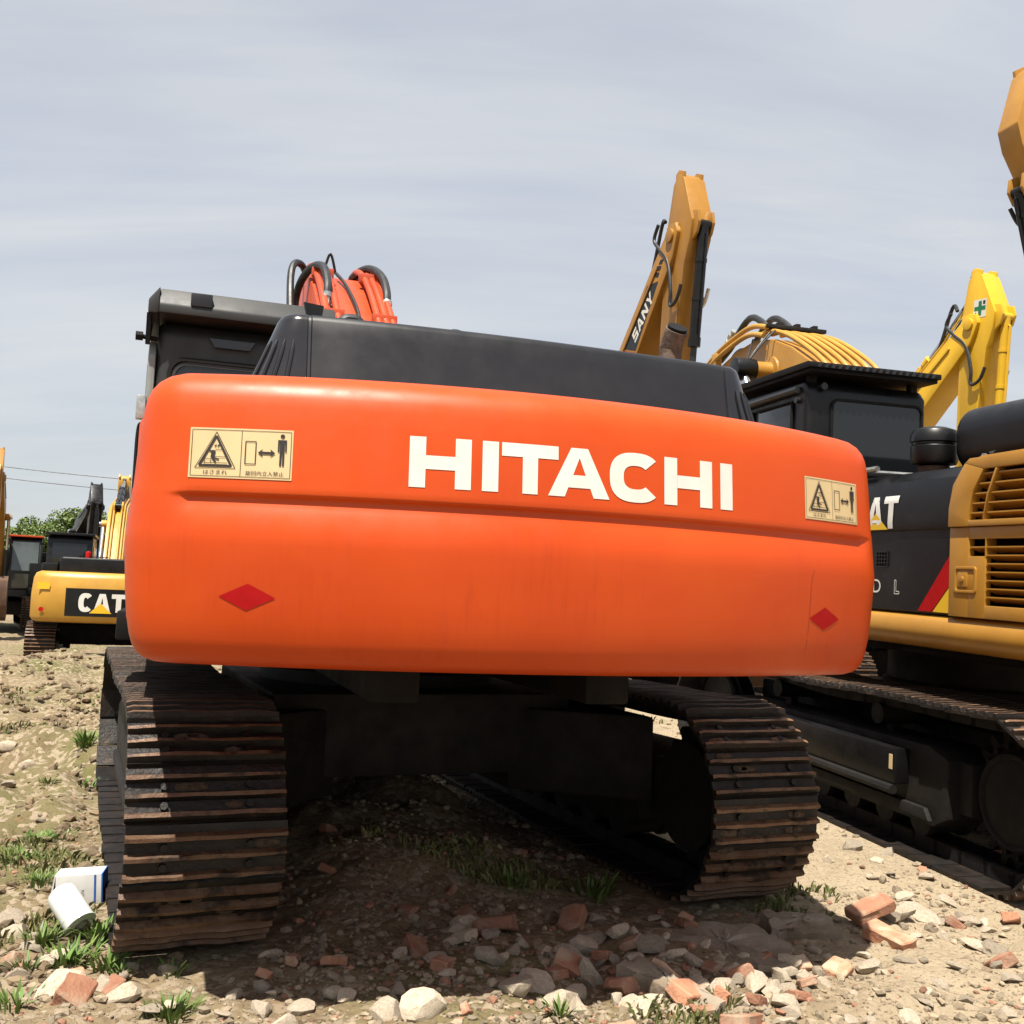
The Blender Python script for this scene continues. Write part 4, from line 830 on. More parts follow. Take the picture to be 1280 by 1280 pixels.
g = G(); g.box(-1.30, 1.30, -3.35, -2.86, 1.12, 2.35); g.obj('counterweight', CATY, kx, bevel=.14, seg=4)
g = G(); g.box(.45, 1.34, -2.8, 1.6, 1.46, 2.34); g.obj('side_panel', CATY, kx, bevel=.03)
g = G(); g.tube([(-1.30, .0, 2.41), (-1.31, -.50, 2.415)], .02, 8); g.tube([(-1.25, .05, 2.455), (-.5, .04, 2.46)], .016, 8); g.obj('hand_rail', GALV, kx)
# cab
a0, a1, b0, b1 = -1.385, -.34, .33, 2.0
g = G(); g.prism([(b0, 1.46), (b1, 1.46), (b1 + .1, 2.1), (b1 - .12, 3.02), (b1 - .3, 3.17), (b0 + .06, 3.17), (b0, 3.09)], 'x', a0, a1); kc = g.obj('cab', BLACK, kx, bevel=.07, seg=4)
g = G(); ring_frame(g, a0 + .20, a1 - .035, 2.46, 3.04, .07, .022, b0 - .014, b0 + .02); g.obj('window_seal', BLACKM, kc)
g = G(); g.prism(rrect(a0 + .22, a1 - .055, 2.48, 3.02, .055), 'y', b0 - .006, b0 + .01); g.obj('rear_window', GLASS, kc)
for y0, y1, z0 in ((b0 + .22, b0 + .78, 2.25), (b0 + .86, b1 - .12, 1.75)):
    g = G(); g.prism([(y0, z0), (y1, z0), (y1 - .02, 3.0), (y0, 3.0)], 'x', a0 - .008, a0 + .01); g.obj('side_window', GLASS, kc, bevel=.004)
    g = G(); g.tube([(a0 - .012, y0 - .02, z0), (a0 - .012, y0 - .02, 3.02), (a0 - .012, y1, 3.02)], .012, 6); g.obj('window_trim', BLACKM, kc)
g = G(); g.box(a0 - .02, a1 + .04, b0 - .08, b1 + .05, 3.215, 3.245); g.prism([(b0 - .10, 3.245), (b0 - .10, 3.285), (b0 - .06, 3.295), (b1 + .06, 3.295), (b1 + .06, 3.245)], 'x', a0 - .04, a1 + .06)
for x in (a0 + .08, a1 - .08):
    for y in (b0 + .08, b1 - .3): g.box(x - .03, x + .03, y - .03, y + .03, 3.15, 3.22)
g.obj('roof_guard', BLACKM, kc, bevel=.006)
for k in range(18):
    g = G(); xk = a0 + .02 + k * (a1 - a0) / 18; g.prism([(xk, 3.248), (xk + .028, 3.248), (xk + .042, 3.280), (xk + .014, 3.280)], 'y', b0 - .108, b0 - .098); g.obj('guard_tread', HOODG, kc)
g = G(); g.tube([(a0 - .02, b0 + .1, 3.10), (a0 - .03, b1 - .1, 3.08)], .03, 8); g.obj('rain_gutter', HOOD, kc)
g = G(); g.cyl((a0 + .13, b0 - .03, 3.12), (a0 + .13, b0 + .03, 3.12), .028, 12); g.cyl((a0 - .03, b0 + .12, 3.02), (a0 + .05, b0 + .12, 3.02), .025, 10); g.obj('bolt', HOOD, kc)
# boom
KB = [(.35, 1.95), (.46, 2.4), (.9, 2.92), (1.3, 3.34), (1.75, 3.68), (2.2, 3.93), (2.6, 4.09), (3.0, 4.15), (3.4, 4.11), (3.9, 3.99), (4.5, 3.72), (5.3, 3.20), (5.5, 3.02), (5.5, 2.88), (5.3, 2.84), (4.4, 3.18), (3.5, 3.42), (2.9, 3.46), (2.3, 3.34), (1.6, 2.9), (.9, 2.1), (.7, 1.9)]
g = G(); g.prism(KB, 'x', -.30, .30); kb = g.obj('boom', CATY, kx, bevel=.02)
for sx in (-1, 1):
    g = G(); g.lathe([(.02, 0), (.16, 0), (.155, .02), (.10, .03), (.095, .20), (.02, .20)], (sx * .30, 2.58, 3.74), 24, ax='x')
    if sx < 0: g.v = [(-.6 - x, y, z) for x, y, z in g.v]
    g.obj('boom_boss', CATY, kb)
g = G(); g.cyl((-.50, 2.58, 3.74), (-.72, 2.58, 3.74), .115, 20); ram_end = g.obj('cylinder_eye', BLACK, kx, bevel=.01)
g = G(); g.cyl((-.61, 2.56, 3.66), (-.61, 2.2, 3.05), .06, 14); g.obj('cylinder_rod', CHROME, kx); g = G(); g.cyl((-.61, 2.22, 3.08), (-.61, 1.3, 1.62), .10, 16); g.obj('cylinder', BLACK, kx)
g = G(); g.cyl((.61, 2.56, 3.66), (.61, 1.3, 1.62), .10, 16); g.cyl((.28, 2.58, 3.74), (.72, 2.58, 3.74), .1, 16); g.obj('cylinder', BLACK, kx)
ktop = [(1.52, 3.15), (1.54, 3.42), (1.68, 3.62), (2.2, 3.93), (2.6, 4.09)]
for k in range(6):
    xx = -.27 + k * .108; g = G(); g.tube(smoothpath([(xx, y - .03, z + .075) for y, z in ktop] + [(xx, 2.85, 4.20)], 4), .026 - .004 * (k % 2), 10); g.obj('boom_pipe', CATY2, kb)
for xx, dz in ((-.33, .12), (-.36, .03)):
    g = G(); g.tube(smoothpath([(xx, 2.65, 4.10 + dz), (xx, 2.95, 4.17 + dz), (xx, 3.3, 4.15 + dz), (xx, 3.9, 4.02 + dz), (xx, 4.6, 3.70 + dz), (xx, 5.1, 3.4 + dz)], 4), .028, 10); g.obj('boom_pipe', CATY2, kb)
g = G(); g.box(-.34, .34, 2.62, 2.74, 4.215, 4.255)
for k in range(3): g.box(-.2 + k * .2, -.15 + k * .2, 2.64, 2.72, 4.255, 4.29)
g.obj('pipe_clamp', DARKST, kb, bevel=.006)
g = G(); g.box(-.38, -.30, 3.75, 3.86, 4.0, 4.16); g.obj('pipe_clamp', CATY2, kb, bevel=.01)
for x0, dy in ((-.25, 0), (-.02, -.06)):
    hosepart([(x0, 2.75 + dy, 4.22), (x0, 2.9 + dy, 4.33), (x0, 3.1 + dy, 4.43), (x0 + .02, 3.3 + dy, 4.44), (x0 + .02, 3.5 + dy, 4.34), (x0 + .03, 3.7 + dy, 4.22), (x0 + .03, 3.95 + dy, 4.12)], .036, kb)
g = G(); g.tube(smoothpath([(.0, 3.7, 4.20), (.0, 3.95, 4.22), (.0, 4.2, 4.08), (.0, 4.8, 3.85)], 4), .05, 10); g.box(-.05, .05, 3.8, 3.9, 4.02, 4.22); g.obj('pipe_elbow', BLACK, kb)
fitting((-.22, 3.62, 4.40), (-.22, 3.78, 4.28), kb)
for dy in (-.12, -.06, .12): hosepart([(-.31, 2.75 + dy * 2, 4.16), (-.45, 2.65 + dy, 4.0), (-.56, 2.58 + dy * .3, 3.85)], .010, kb, n=4, nm='grease_line')
arm_set(kx, (5.36, 2.95), rad(-125), CATY, BLACK, s=.8, bang=-.6, sticker=False)
for o_ in [c for c in kx.children if c.name.split('.')[0] in ('boom', 'arm', 'bucket', 'cylinder', 'cylinder_eye', 'cylinder_rod')]: o_.location = (-.09, .20, 0)
for sx in (-1, 1):
    make_track(kx, sx * 1.20, 1.83, .455, .47, .60, 47, 0)
    track_frame(kx, sx * 1.20, sx, 1.83, .455, .47, 0, hubmat=BLACKM, hubr=.27)
car_body(kx, 1.05, 0, .47, 1.16)
g = G(); g.box(-1.50, -1.39, -1.05, 1.2, .40, .62); g.obj('track_guard', BLACK, kx, bevel=.015)
g = G(); g.tube([(-1.505, -1.05, .37), (-1.505, 1.2, .37)], .03, 8); g.obj('track_guard_rail', DARKST, kx)
g = G(); g.box(-1.505, -1.50, -1.03, -1.0, .49, .58); g.obj('marker_plate', GREENV if False else CREAM, kx)

# ================================================================ excavators behind
def facing(px, py, Y, phi, back):
    """swing centre of a machine whose arm hinge hangs over a place; phi turns its front from the camera towards +X"""
    p = at_depth(px, py, Y); f = Vector((math.sin(phi), -math.cos(phi))); return (p.x - f.x * back, p.y - f.y * back), p.z, math.atan2(f.y, f.x) - math.pi / 2
def behind(px, py, Y, phi, s, label, paint, arm_dir, group='excavators parked behind', **kw):
    foot_y, foot_z = .45, 1.02 + .55; _, pz, _ = facing(px, py, Y, phi, 0); rise = (pz - foot_z) / (5.7 * s); b = math.asin(max(-.9, min(.985, rise)))
    c, _, yw = facing(px, py, Y, phi, foot_y + 5.7 * s * math.cos(b))
    return far_excavator((c[0], c[1], -.0), yw, label, group, paint, BLACK, b, arm_dir - b, s=s, **kw)
behind(856, 298, 14.2, rad(20), 1.0, 'ochre excavator with SANY plate on its raised boom and folded arm', SANYY, rad(-96), letters=True, sticker=False, rodm=RUBBER, rf=.72)
behind(1226, 408, 15.0, rad(20), .90, 'bright yellow excavator with raised arm and yellow cylinder, green cross sticker on arm', KOMY, rad(-95), cyl_col=KOMY, rodm=KOMY, rf=.8)
behind(1302, 172, 12.0, rad(-75), 1.02, 'tall raised tan arm with green cross sticker and black cylinder, excavator beyond the hood', CATY, rad(-100), ca=(.62, .42), vk=.66, bang=-1.0, rf=.62, spos=(-.44, .095, .115))

# left background
YW = .33; p = at_depth(127, 760, 21.6)
far_excavator((p.x - 2.85 * math.sin(YW), p.y + 2.85 * math.cos(YW), -.34), YW, 'yellow excavator with a black CAT panel on its counterweight, boom lowered in front', 'excavators across the yard', CATY2, BLACK, rad(27), rad(-95), cat=True, catdetail=True, cyl_col=BLACK, sticker=False, clear=.92)
behind(119, 634, 31, rad(30), .8, 'black excavator arm folded upright above the dark cab', BLACK, rad(-88), sticker=False, hose=False, group='excavators across the yard')
p = at_depth(29, 740, 34); fa = math.atan2(-p.y, -p.x); lt = Vector((-math.sin(fa), math.cos(fa)))
far_excavator((p.x - lt.x * .9 - math.cos(fa) * 1.0, p.y - lt.y * .9 - math.sin(fa) * 1.0, -.1), fa - math.pi / 2 - .01, 'dark excavator with orange cab roof facing out beside the trees, rusty bucket lowered', 'excavators across the yard', CABG, CABG, rad(31), rad(-112), cabroof=ORANGE2, glass=GLASS2, sticker=False, hose=False, boom_paint=SANYY, bang=-.25)

# ================================================================ power line, trees
poles = []
for (x, y, h) in ((-34.0, 52.0, 8.0), (-12.3, 58.0, 7.2)):
    e_ = empty('utility_pole', (x, y, gz(x, y))); tag(e_, 'taller grey concrete utility pole at the outer end of the two wires' if h > 7.5 else 'shorter grey concrete utility pole behind the orange excavator', 'pole', 'utility poles')
    g = G(); g.cyl((0, 0, -.3), (0, 0, h), .15, 14, r2=.10); g.obj('pole_shaft', POLE, e_)
    g = G(); g.box(-.7, .7, -.05, .05, h - .75, h - .65); g.obj('cross_arm', POLE, e_, rz=.27); poles.append((x, y, gz(x, y) + h))
for k, (dz, dx) in enumerate(((0.02, 0.0), (-.62, .5))):
    a, b = Vector(poles[0]) + Vector((dx, 0, dz)), Vector(poles[1]) + Vector((dx, 0, dz)); pts = []
    for i in range(25): t = i / 24; q = a.lerp(b, t); q.z -= .8 * 4 * t * (1 - t) * .5; pts.append(q)
    g = G(); g.tube(pts, .022, 5); o = g.obj('power_line', RUBBER); tag(o, ('upper thin wire strung above the trees' if k == 0 else 'lower thin wire strung above the trees'), 'wire')
def tree(x, y, h, w, label, seed):
    rg = np.random.default_rng(seed); e_ = empty('tree', (x, y, gz(x, y) - .1)); tag(e_, label, 'tree', 'trees behind the excavators')
    g = G(); g.tube(smoothpath([(0, 0, -.2), (.08, .05, h * .2), (-.05, .1, h * .45), (.05, 0, h * .7)], 4), .2, 9, 0, rr=list(np.linspace(.24, .07, 13)))
    cl = []
    for k in range(9):
        a = rg.uniform(0, 6.28); el = rg.uniform(.35, .8); p0 = Vector((0, .05, h * rg.uniform(.18, .5))); p1 = p0 + Vector((math.cos(a) * w * .36, math.sin(a) * w * .36, h * .25 * el + .2))
        g.tube([p0, p0.lerp(p1, .5) + Vector((0, 0, .12)), p1], .06, 6, 0, rr=[.09, .06, .025])
    g.obj('trunk', BARK, e_)
    for k in range(60):
        a = rg.uniform(0, 6.28); r = math.sqrt(rg.uniform(0, 1)) * w * .5; t = rg.uniform(0, 1)
        z = h * (.30 + .62 * t); q = r * math.sqrt(max(.05, 1 - ((t - .38) / .66) ** 2)); cl.append((q * math.cos(a), q * math.sin(a), z, rg.uniform(.35, .75) * w / 4.2))
    n = 20000; idx = rg.integers(0, len(cl), n); C = np.array(cl)[idx]; dirs = rg.normal(size=(n, 3)); dirs /= np.linalg.norm(dirs, axis=1)[:, None]
    pos = C[:, :3] + dirs * (C[:, 3] * rg.uniform(.45, 1.0, n) ** .5)[:, None] * np.array([1, 1, .75])
    A = rg.normal(size=(n, 3)); A /= np.linalg.norm(A, axis=1)[:, None]; Bv = np.cross(A, dirs + rg.normal(size=(n, 3)) * .4); Bv /= np.linalg.norm(Bv, axis=1)[:, None]
    sz = rg.uniform(.055, .11, n)[:, None]; V = np.stack([pos - A * sz, pos + Bv * sz * .6, pos + A * sz, pos - Bv * sz * .6], 1).reshape(-1, 3)
    me = bpy.data.meshes.new('crown'); me.from_pydata(V.tolist(), [], [(4 * i, 4 * i + 1, 4 * i + 2, 4 * i + 3) for i in range(n)]); me.materials.append(TREEL); link('crown', me, e_)
for i, (px, top, w, Y, lab) in enumerate(((22, 662, 3.6, 58, 'small round green tree beyond the dark cab'), (48, 652, 4.6, 60, 'broad green tree rising above the dark cab with orange roof'), (78, 660, 4.0, 62, 'low green tree between two taller crowns'),
                                          (104, 640, 5.0, 61, 'tallest green tree behind the upright black arm'), (132, 648, 4.6, 63, 'green tree behind the yellow boom, mostly hidden'))):
    p = at_depth(px, top, Y); tree(p.x, p.y, p.z + .35, w, lab, 50 + i)

# ================================================================ carton and filter beside the track
c0 = on_ground(98, 1126); bz = gz(c0.x, c0.y) - .01
bx_ = empty('carton', (c0.x, c0.y, bz), .20); bx_.rotation_euler = (0, rad(-3), .20); tag(bx_, 'open white cardboard carton with blue end lying by the track', 'carton')
bw, bd, bh = .20, .14, .140
g = G()
for a in ((-bw / 2, bw / 2, 0, .004, 0, bh), (-bw / 2, bw / 2, bd - .004, bd, 0, bh), (-bw / 2, bw / 2, .004, bd - .004, 0, .004), (-bw / 2, bw / 2, .004, bd - .004, bh - .004, bh)): g.box(*a)
g.obj('carton_body', CARD, bx_, bevel=.0015)
g = G(); g.box(bw / 2 + .0005, bw / 2 + .006, -.001, bd + .001, -.0, bh + .001); g.obj('carton_end', BLUE, bx_, bevel=.001)
g = G(); g.prism([(-bw / 2, bh), (-bw / 2 - .006, bh + .001), (-bw / 2 - .028, .012), (-bw / 2 - .022, .010)], 'y', .002, bd - .002); g.obj('flap', CARD, bx_)
d = Decal(lambda u, v, lf: (u, -lf, v)); d.text('RJ-667X', .030, .042, .016, 0, lift=.0006, width=.062, rot=1); d.text('RUI JIE', -.045, .030, .009, 0, lift=.0006, width=.034, rot=1)
d.rect(.068, .004, .078, bh - .004, 1, lift=.0006); d.obj('carton_print', [PRINT, BLUE], bx_)
fb = on_ground(101, 1170); ax_ = Vector((.60, -.36, -.50)).normalized(); fe = empty('oil_filter', (0, 0, 0)); fe.location = Vector((fb.x, fb.y, gz(fb.x, fb.y) + .055)) - ax_ * .10
fe.rotation_euler = ax_.to_track_quat('X', 'Z').to_euler(); tag(fe, 'white cylindrical oil filter can leaning in the weeds beside the carton', 'filter')
g = G(); g.lathe([(.02, -.095), (.045, -.093), (.060, -.080), (.064, -.06), (.064, .085), (.066, .087), (.066, .094), (.062, .096)], (0, 0, 0), 32, ax='x'); g.obj('filter_can', FILT, fe)
g = G(); g.lathe([(.061, .094), (.061, .091), (.03, .089), (.03, .10), (.022, .10), (.022, .08), (.005, .08)], (0, 0, 0), 28, ax='x'); g.obj('filter_base', GALV, fe)

# ================================================================ rubble
def stone_mesh(seed, flat=.7, cut=6, sub=2):
    rg = np.random.default_rng(seed); bm = bmesh.new(); bmesh.ops.create_icosphere(bm, subdivisions=sub, radius=1)
    pl = [(Vector(rg.normal(size=3)).normalized(), rg.uniform(.40, .72)) for _ in range(cut + 2)]
    for v in bm.verts:
        c = v.co.copy()
        for n_, dd in pl:
            k = c.dot(n_)
            if k > dd: c -= n_ * (k - dd)
        c *= 1 + rg.uniform(-.05, .05); v.co = Vector((c.x, c.y * .8, c.z * flat))
    me = bpy.data.meshes.new('stone'); bm.to_mesh(me); bm.free(); me.materials.append(STONE); me.shade_smooth(); me.set_sharp_from_angle(angle=rad(24)); return me
def brick_mesh(seed, L=.23, full=False):
    rg = np.random.default_rng(seed); bm = bmesh.new(); bmesh.ops.create_cube(bm, size=1)
    bmesh.ops.subdivide_edges(bm, edges=bm.edges, cuts=1, use_grid_fill=True)
    for v in bm.verts:
        e_ = 0 if full else (v.co.x > .2) * rg.uniform(-.35, .0)
        v.co = Vector(((v.co.x + e_) * L, v.co.y * .11, v.co.z * .06)) + Vector(rg.normal(size=3)) * .004
    bmesh.ops.bevel(bm, geom=list(bm.edges), offset=.006, segments=1, affect='EDGES', clamp_overlap=True)
    me = bpy.data.meshes.new('brick'); bm.to_mesh(me); bm.free(); me.materials.append(BRICKM); me.shade_smooth(); me.set_sharp_from_angle(angle=rad(28)); return me
STN = [stone_mesh(100 + i, flat=random.uniform(.45, .8), cut=random.randint(5, 9)) for i in range(14)]
BRK = [brick_mesh(200 + i, L=random.uniform(.10, .20)) for i in range(8)]
def place(me, nm, x, y, sx, sy, sz, rz, tilt=.25, sink=.3, parent=ground, h=.5):
    o = link(nm, me, parent); o.rotation_euler = (random.uniform(-tilt, tilt), random.uniform(-tilt, tilt), rz); o.scale = (sx, sy, sz); o.location = (x, y, gz(x, y) + h * (1 - 2 * sink)); return o
# the larger pieces one can pick out, set where they lie: (px, py, width px, kind)
big = [(1065, 1066, 34, 's'), (1148, 1134, 52, 's'), (1222, 1172, 36, 's'), (1212, 1140, 30, 's'), (1187, 1124, 30, 's'), (1128, 1118, 26, 's'), (1245, 1178, 34, 's'), (1262, 1222, 30, 's'), (1048, 1212, 38, 'b'), (1020, 1180, 24, 's'),
       (930, 1222, 44, 's'), (968, 1238, 34, 's'), (988, 1262, 40, 's'), (905, 1252, 34, 'b'), (946, 1256, 30, 'b'), (985, 1235, 26, 's'), (872, 1232, 36, 's'), (850, 1262, 40, 's'), (830, 1236, 50, 's'), (880, 1268, 30, 'b'), (1012, 1238, 26, 'b'),
       (722, 1182, 34, 's'), (660, 1225, 26, 's'), (790, 1200, 30, 's'), (812, 1190, 46, 's'), (700, 1222, 30, 'b'), (585, 1150, 30, 'b'), (570, 1168, 26, 's'), (510, 1148, 24, 'b'), (612, 1178, 36, 's'), (640, 1200, 28, 's'), (745, 1150, 30, 's'), (760, 1228, 26, 's'),
       (290, 1250, 30, 's'), (378, 1262, 44, 's'), (420, 1246, 34, 's'), (330, 1238, 28, 's'), (240, 1232, 24, 's'), (366, 1212, 28, 'b'),
       (72, 1242, 64, 's'), (150, 1252, 50, 's'), (20, 1146, 44, 's'), (18, 1170, 46, 's'), (30, 1184, 30, 's'), (20, 1228, 36, 's'), (190, 1268, 40, 's'), (75, 925, 26, 's'), (88, 926, 18, 's'), (14, 968, 34, 's'), (10, 942, 26, 's'), (34, 952, 20, 's'), (8, 990, 20, 's'), (130, 1062, 22, 's'),
       (1090, 1100, 20, 's'), (1110, 1072, 22, 's'), (1155, 1100, 24, 's'), (1178, 1140, 20, 's'), (1195, 1208, 24, 's'), (1130, 1198, 26, 's'), (1235, 1150, 20, 's'), (1080, 1188, 22, 's'), (1100, 1210, 18, 's'), (1065, 1240, 18, 's'), (1160, 1240, 16, 's'), (1258, 1262, 24, 's')]
for px, py, wpx, kd in big:
    q = on_ground(px, py); dist = math.hypot(q.x, q.y); wdt = wpx / 1280 * dist
    if kd == 's': place(random.choice(STN), 'stone', q.x, q.y, wdt * .56, wdt * random.uniform(.45, .65), wdt * random.uniform(.34, .55), random.uniform(-1.2, 1.2), .3, .3, h=wdt * .22)
    else:
        me = random.choice(BRK); k = wdt / .16; place(me, 'brick', q.x, q.y, k, min(1.1, k), min(1.1, k), random.uniform(-.9, .9), .45, .22, h=.03)
# scattered smaller ones, each its own piece
def scatter(n, r0, r1, p=1.0):
    out = []
    while len(out) < n:
        r = r0 * (r1 / r0) ** random.random() if p else random.uniform(r0, r1); a = rad(random.uniform(-33, 33)); x, y = r * math.sin(a), r * math.cos(a)
        if under_track(np.array([x]), np.array([y]), .06)[0]: continue
        out.append((x, y, r))
    return out
cnt = 0
for x, y, r in scatter(100, 2.9, 7.5):
    s_ = random.uniform(.018, .045) * (1 + .06 * r)
    if random.random() < .20: k = s_ / .07; place(random.choice(BRK), 'brick', x, y, k, k, k, random.uniform(-3, 3), .6, .3, h=.03 * k)
    else: place(random.choice(STN), 'stone', x, y, s_, s_ * random.uniform(.7, 1.1), s_ * random.uniform(.6, 1), random.uniform(-3, 3), .4, .25, h=s_ * .5)
for px, py, n_, rad_ in ((900, 1250, 24, .30), (980, 1225, 22, .28), (620, 1170, 18, .35), (760, 1215, 24, .35), (1180, 1160, 16, .40), (560, 1245, 14, .3), (60, 1230, 8, .25), (360, 1250, 10, .3)):
    q = on_ground(px, py)
    for _ in range(n_):
        x, y = q.x + random.gauss(0, rad_), q.y + random.gauss(0, rad_ * .7); s_ = random.uniform(.025, .085) if random.random() < .8 else random.uniform(.08, .11)
        if y < 2.75 or under_track(np.array([x]), np.array([y]), .06)[0]: continue
        if random.random() < .18: k = s_ / .075; place(random.choice(BRK), 'brick', x, y, k, min(k, 1), min(k, 1), random.uniform(-3, 3), .6, .25, h=.035 * k)
        else: place(random.choice(STN), 'stone', x, y, s_, s_ * random.uniform(.7, 1.1), s_ * random.uniform(.6, 1), random.uniform(-3, 3), .5, .3, h=s_ * .5)
def gravel(name, m, n, r0, r1, s0, s1, seed, label, amin=-34, amax=34):
    rg = np.random.default_rng(seed); bm = bmesh.new(); bmesh.ops.create_icosphere(bm, subdivisions=1, radius=1); bv = np.array([v.co[:] for v in bm.verts]); bf = np.array([[v.index for v in f.verts] for f in bm.faces]); bm.free()
    r = r0 * (r1 / r0) ** rg.random(n); a = np.radians(rg.uniform(amin, amax, n)); x, y = r * np.sin(a), r * np.cos(a)
    clump = vnoise(x * 1.7, y * 1.7, 77) + .6 * vnoise(x * 5, y * 5, 78) + .5
    ok = (~under_track(x, y, .0)) & (rg.random(n) < np.clip((clump - .28) * 2.0, .05, 1)); x, y, r = x[ok], y[ok], r[ok]; n = len(x)
    s = s0 * (s1 / s0) ** (rg.random(n) ** 1.6) * (.75 + .09 * r); z = gheight(x, y) + s * .15
    sc = np.stack([s, s * rg.uniform(.6, 1.1, n), s * rg.uniform(.4, .8, n)], 1); t = rg.uniform(0, 6.28, n); ct, st = np.cos(t), np.sin(t)
    P = bv[None] * sc[:, None] * (1 + rg.uniform(-.28, .28, (n, len(bv), 1)))
    tl = rg.uniform(-.6, .6, n); P = np.stack([P[..., 0], P[..., 1] * np.cos(tl)[:, None] - P[..., 2] * np.sin(tl)[:, None], P[..., 1] * np.sin(tl)[:, None] + P[..., 2] * np.cos(tl)[:, None]], -1)
    P = np.stack([P[..., 0] * ct[:, None] - P[..., 1] * st[:, None] + x[:, None], P[..., 0] * st[:, None] + P[..., 1] * ct[:, None] + y[:, None], P[..., 2] + z[:, None]], -1)
    F = (bf[None] + (np.arange(n) * len(bv))[:, None, None]).reshape(-1, 3)
    me = bpy.data.meshes.new(name); me.from_pydata(P.reshape(-1, 3).tolist(), [], F.tolist()); me.materials.append(m); o = link(name, me); tag(o, label, name, kind='stuff'); return o
gravel('gravel', GRAV, 36000, 2.6, 14, .0035, .026, 5, 'pale stone chips and gravel strewn over the soil')
gravel('brick_rubble', GRAVR, 3000, 2.8, 10, .005, .024, 6, 'small orange brick crumbs strewn over the soil')
gravel('soil_clods', CLOD, 12000, 4.2, 20, .008, .036, 15, 'brown earth clods lying over the churned ground', -34, -12)
# named pieces: two whole bricks and concrete slabs
FB = brick_mesh(301, .23, True)
q = on_ground(1088, 1148); o = link('brick', FB); o.location = (q.x, q.y, gz(q.x, q.y) + .075); o.rotation_euler = (.12, -.22, .42); tag(o, 'whole orange brick lying tilted on other rubble', 'brick')
q = on_ground(1112, 1172); o = link('brick', brick_mesh(303, .22, True)); o.location = (q.x, q.y, gz(q.x, q.y) + .035); o.rotation_euler = (.15, .12, -.95); tag(o, 'whole pale orange brick lying flat below the tilted brick', 'brick')
def slab(pts, th, seed):
    rg = np.random.default_rng(seed); g = G(); n = len(pts); P = []
    for i in range(n):
        a, b = Vector(pts[i]), Vector(pts[(i + 1) % n]); m_ = max(2, int((b - a).length / .035))
        for k in range(m_): q_ = a.lerp(b, k / m_); P.append((q_.x + rg.normal() * .006, q_.y + rg.normal() * .006))
    c = (sum(p[0] for p in P) / len(P), sum(p[1] for p in P) / len(P)); R_ = []
    for f, z0 in ((.98, -th), (1.0, -th * .5), (1.0, -.012), (.975, -.003), (.8, .0), (.55, .002), (.3, .003), (.08, .002)):
        R_.append([(c[0] + (x - c[0]) * f + rg.normal() * .003, c[1] + (y - c[1]) * f + rg.normal() * .003, z0 + rg.normal() * .0045) for x, y in P])
    g.rings(R_); return g.mesh('slab', CONC, ang=30)
q = on_ground(905, 1186); o = link('concrete_slab', slab([(-.26, -.16), (-.05, -.24), (.24, -.20), (.30, .02), (.12, .24), (-.18, .22), (-.30, .04)], .06, 1)); o.location = (q.x, q.y, gz(q.x, q.y) + .03); o.rotation_euler = (.08, -.05, -.25); tag(o, 'large flat broken concrete slab half in the shade of the excavator', 'slab')
q = on_ground(1000, 1160); o = link('concrete_slab', slab([(-.17, -.09), (.16, -.10), (.17, .09), (-.15, .10)], .10, 2)); o.location = (q.x, q.y, gz(q.x, q.y) + .06); o.rotation_euler = (.15, .05, .10); tag(o, 'thick concrete chunk in the shade next to the tilted brick', 'slab')
q = on_ground(838, 1246); o = link('concrete_slab', slab([(-.22, -.05), (.20, -.06), (.22, .05), (-.20, .06)], .07, 3)); o.location = (q.x, q.y, gz(q.x, q.y) + .045); o.rotation_euler = (.1, .15, -.75); tag(o, 'long narrow broken concrete kerb piece at the edge of the shade', 'slab')

# ================================================================ weeds and grass
def weed(x, y, h, n, spread, label, seed, group):
    rg = np.random.default_rng(seed); V, F = [], []
    for k in range(n):
        a = rg.uniform(0, 6.28); r0 = rg.uniform(0, spread * .45); L_ = h * rg.uniform(.6, 1.25); lean = rg.uniform(.25, 1.1); w = L_ * rg.uniform(.045, .085)
        bx0 = np.array([r0 * math.cos(a), r0 * math.sin(a), -.01]); d_ = np.array([math.cos(a + rg.uniform(-.6, .6)), math.sin(a), 0]); sd_ = np.array([-d_[1], d_[0], 0]); o = len(V)
        for t, ww in ((0, .35), (.3, .9), (.62, 1.0), (1.0, .05)):
            c = bx0 + d_ * L_ * lean * t ** 1.4 * .8 + np.array([0, 0, 1]) * L_ * (t - .38 * lean * t * t); V += [tuple(c - sd_ * w * ww), tuple(c + sd_ * w * ww + np.array([0, 0, w * .2]))]
        F += [(o, o + 1, o + 3, o + 2), (o + 2, o + 3, o + 5, o + 4), (o + 4, o + 5, o + 7, o + 6)]
    me = bpy.data.meshes.new('weed_plant'); me.from_pydata(V, [], F); me.materials.append(LEAF); me.shade_smooth()
    o = link('weed_plant', me); o.location = (x, y, gz(x, y)); tag(o, label, 'weed', group)
WL = 'small leafy green weed growing among the rubble'; WG = 'leafy weeds among the rubble'
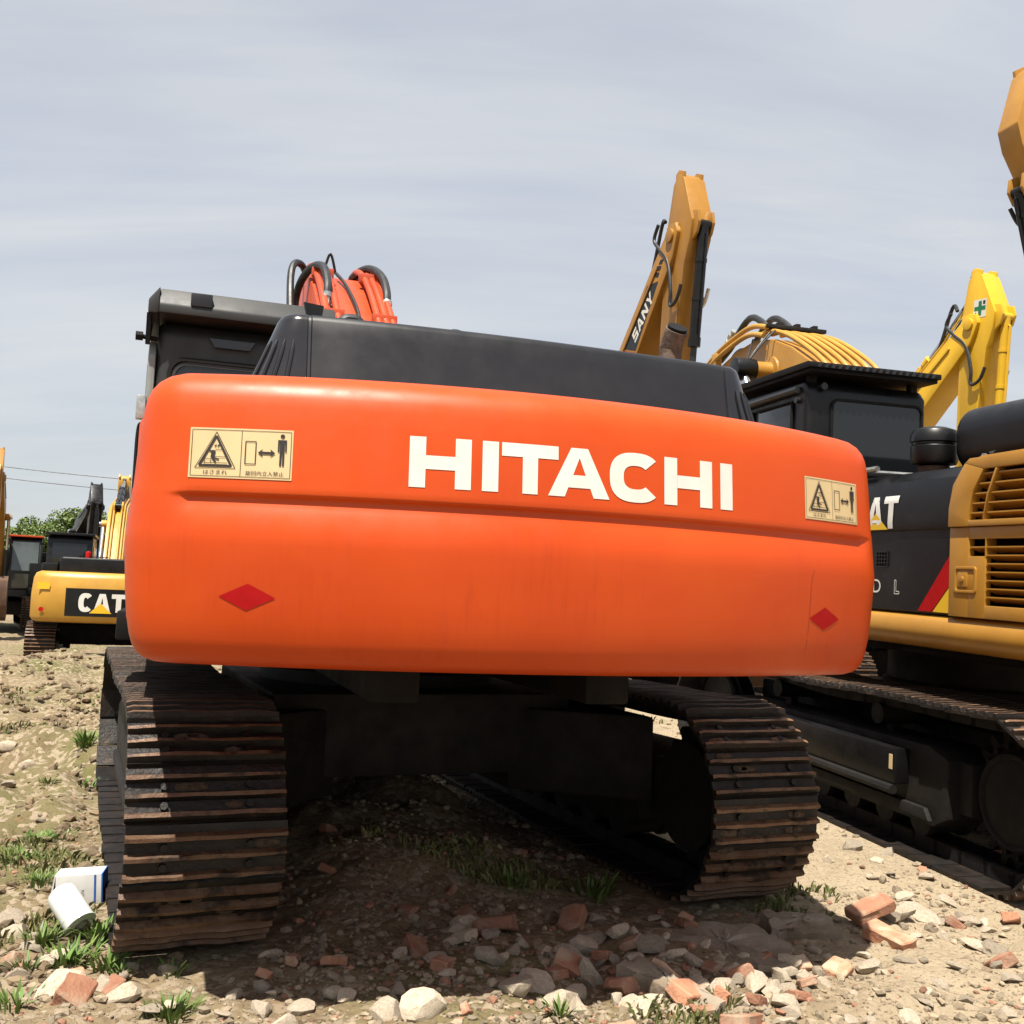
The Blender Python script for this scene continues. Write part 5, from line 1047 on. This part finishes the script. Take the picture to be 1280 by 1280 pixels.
ws = [(92, 1196, .085, 110, .24, 'tall bushy green weed growing around the white oil filter'), (52, 1178, .09, 70, .16, 'low weed at the foot of the open carton'), (126, 1172, .11, 60, .12, 'weed squeezed between the oil filter and the track'), (132, 1205, .08, 70, .16, 'weed growing against the end of the track'), (78, 1205, .10, 36, .14, WL), (150, 1216, .08, 30, .12, WL), (212, 1266, .085, 90, .18, 'bright green broad-leaved weed clump standing just in front of the track end'),
      (104, 952, .16, 60, .16, 'upright weed growing beside the middle of the track'), (40, 1060, .055, 150, .24, WL), (64, 1052, .05, 140, .24, WL), (20, 1092, .055, 140, .3, WL), (46, 1112, .06, 110, .24, WL), (8, 1086, .06, 120, .3, WL), (700, 1272, .09, 24, .1, 'single small weed at the sunlit edge of the rubble, away from the tracks'), (20, 1262, .08, 36, .2, WL), (110, 985, .08, 40, .2, 'short weed at the base of the upright weed'), (60, 990, .06, 60, .14, WL), (30, 1222, .08, 30, .16, WL), (215, 1215, .08, 16, .08, 'thin weed under the curved end of the track'), (640, 1118, .10, 36, .3, 'shaded weed tuft under the counterweight'), (740, 1112, .12, 40, .3, 'taller shaded weed tuft between the two tracks')]
for i, (px, py, h, n, sp_, lab) in enumerate(ws):
    q = on_ground(px, py); weed(q.x, q.y, h, n, sp_, lab, 400 + i, WG if lab == WL else None)
def grass(n, seed):
    rg = np.random.default_rng(seed); r = 2.9 * (16 / 2.9) ** rg.random(n); a = np.radians(rg.uniform(-33, 30, n)); x, y = r * np.sin(a), r * np.cos(a)
    left = np.clip(.25 + 1.2 * (x < -1.6), 0, 1); cl = vnoise(x * 1.3, y * 1.3, 91) + .5 * vnoise(x * 4.5, y * 4.5, 92)
    ok = (cl > .03 + .32 * (x > -1.5)) & ~under_track(x, y, .03); x, y, r = x[ok], y[ok], r[ok]; n = len(x); z = gheight(x, y)
    h = rg.uniform(.02, .06, n) * (.8 + .06 * r); t = rg.uniform(0, 6.28, n); w = h * .07 + .0012 * r * .4; ln = rg.uniform(.2, .9, n)
    dx, dy = np.cos(t), np.sin(t); ox, oy = -dy * w, dx * w
    V = np.stack([np.stack([x - ox, y - oy, z - .003], 1), np.stack([x + ox, y + oy, z - .003], 1), np.stack([x + dx * h * ln * .35 + ox * .7, y + dy * h * ln * .35 + oy * .7, z + h * .6], 1), np.stack([x + dx * h * ln, y + dy * h * ln, z + h * (1 - .3 * ln)], 1), np.stack([x + dx * h * ln * .35 - ox * .7, y + dy * h * ln * .35 - oy * .7, z + h * .6], 1)], 1).reshape(-1, 3)
    me = bpy.data.meshes.new('grass'); me.from_pydata(V.tolist(), [], [(5 * i, 5 * i + 1, 5 * i + 2, 5 * i + 3, 5 * i + 4) for i in range(n)]); me.materials.append(GRASSM); tag(link('grass', me), 'sparse short grass growing between the stones', 'grass', kind='stuff')
grass(75000, 9)
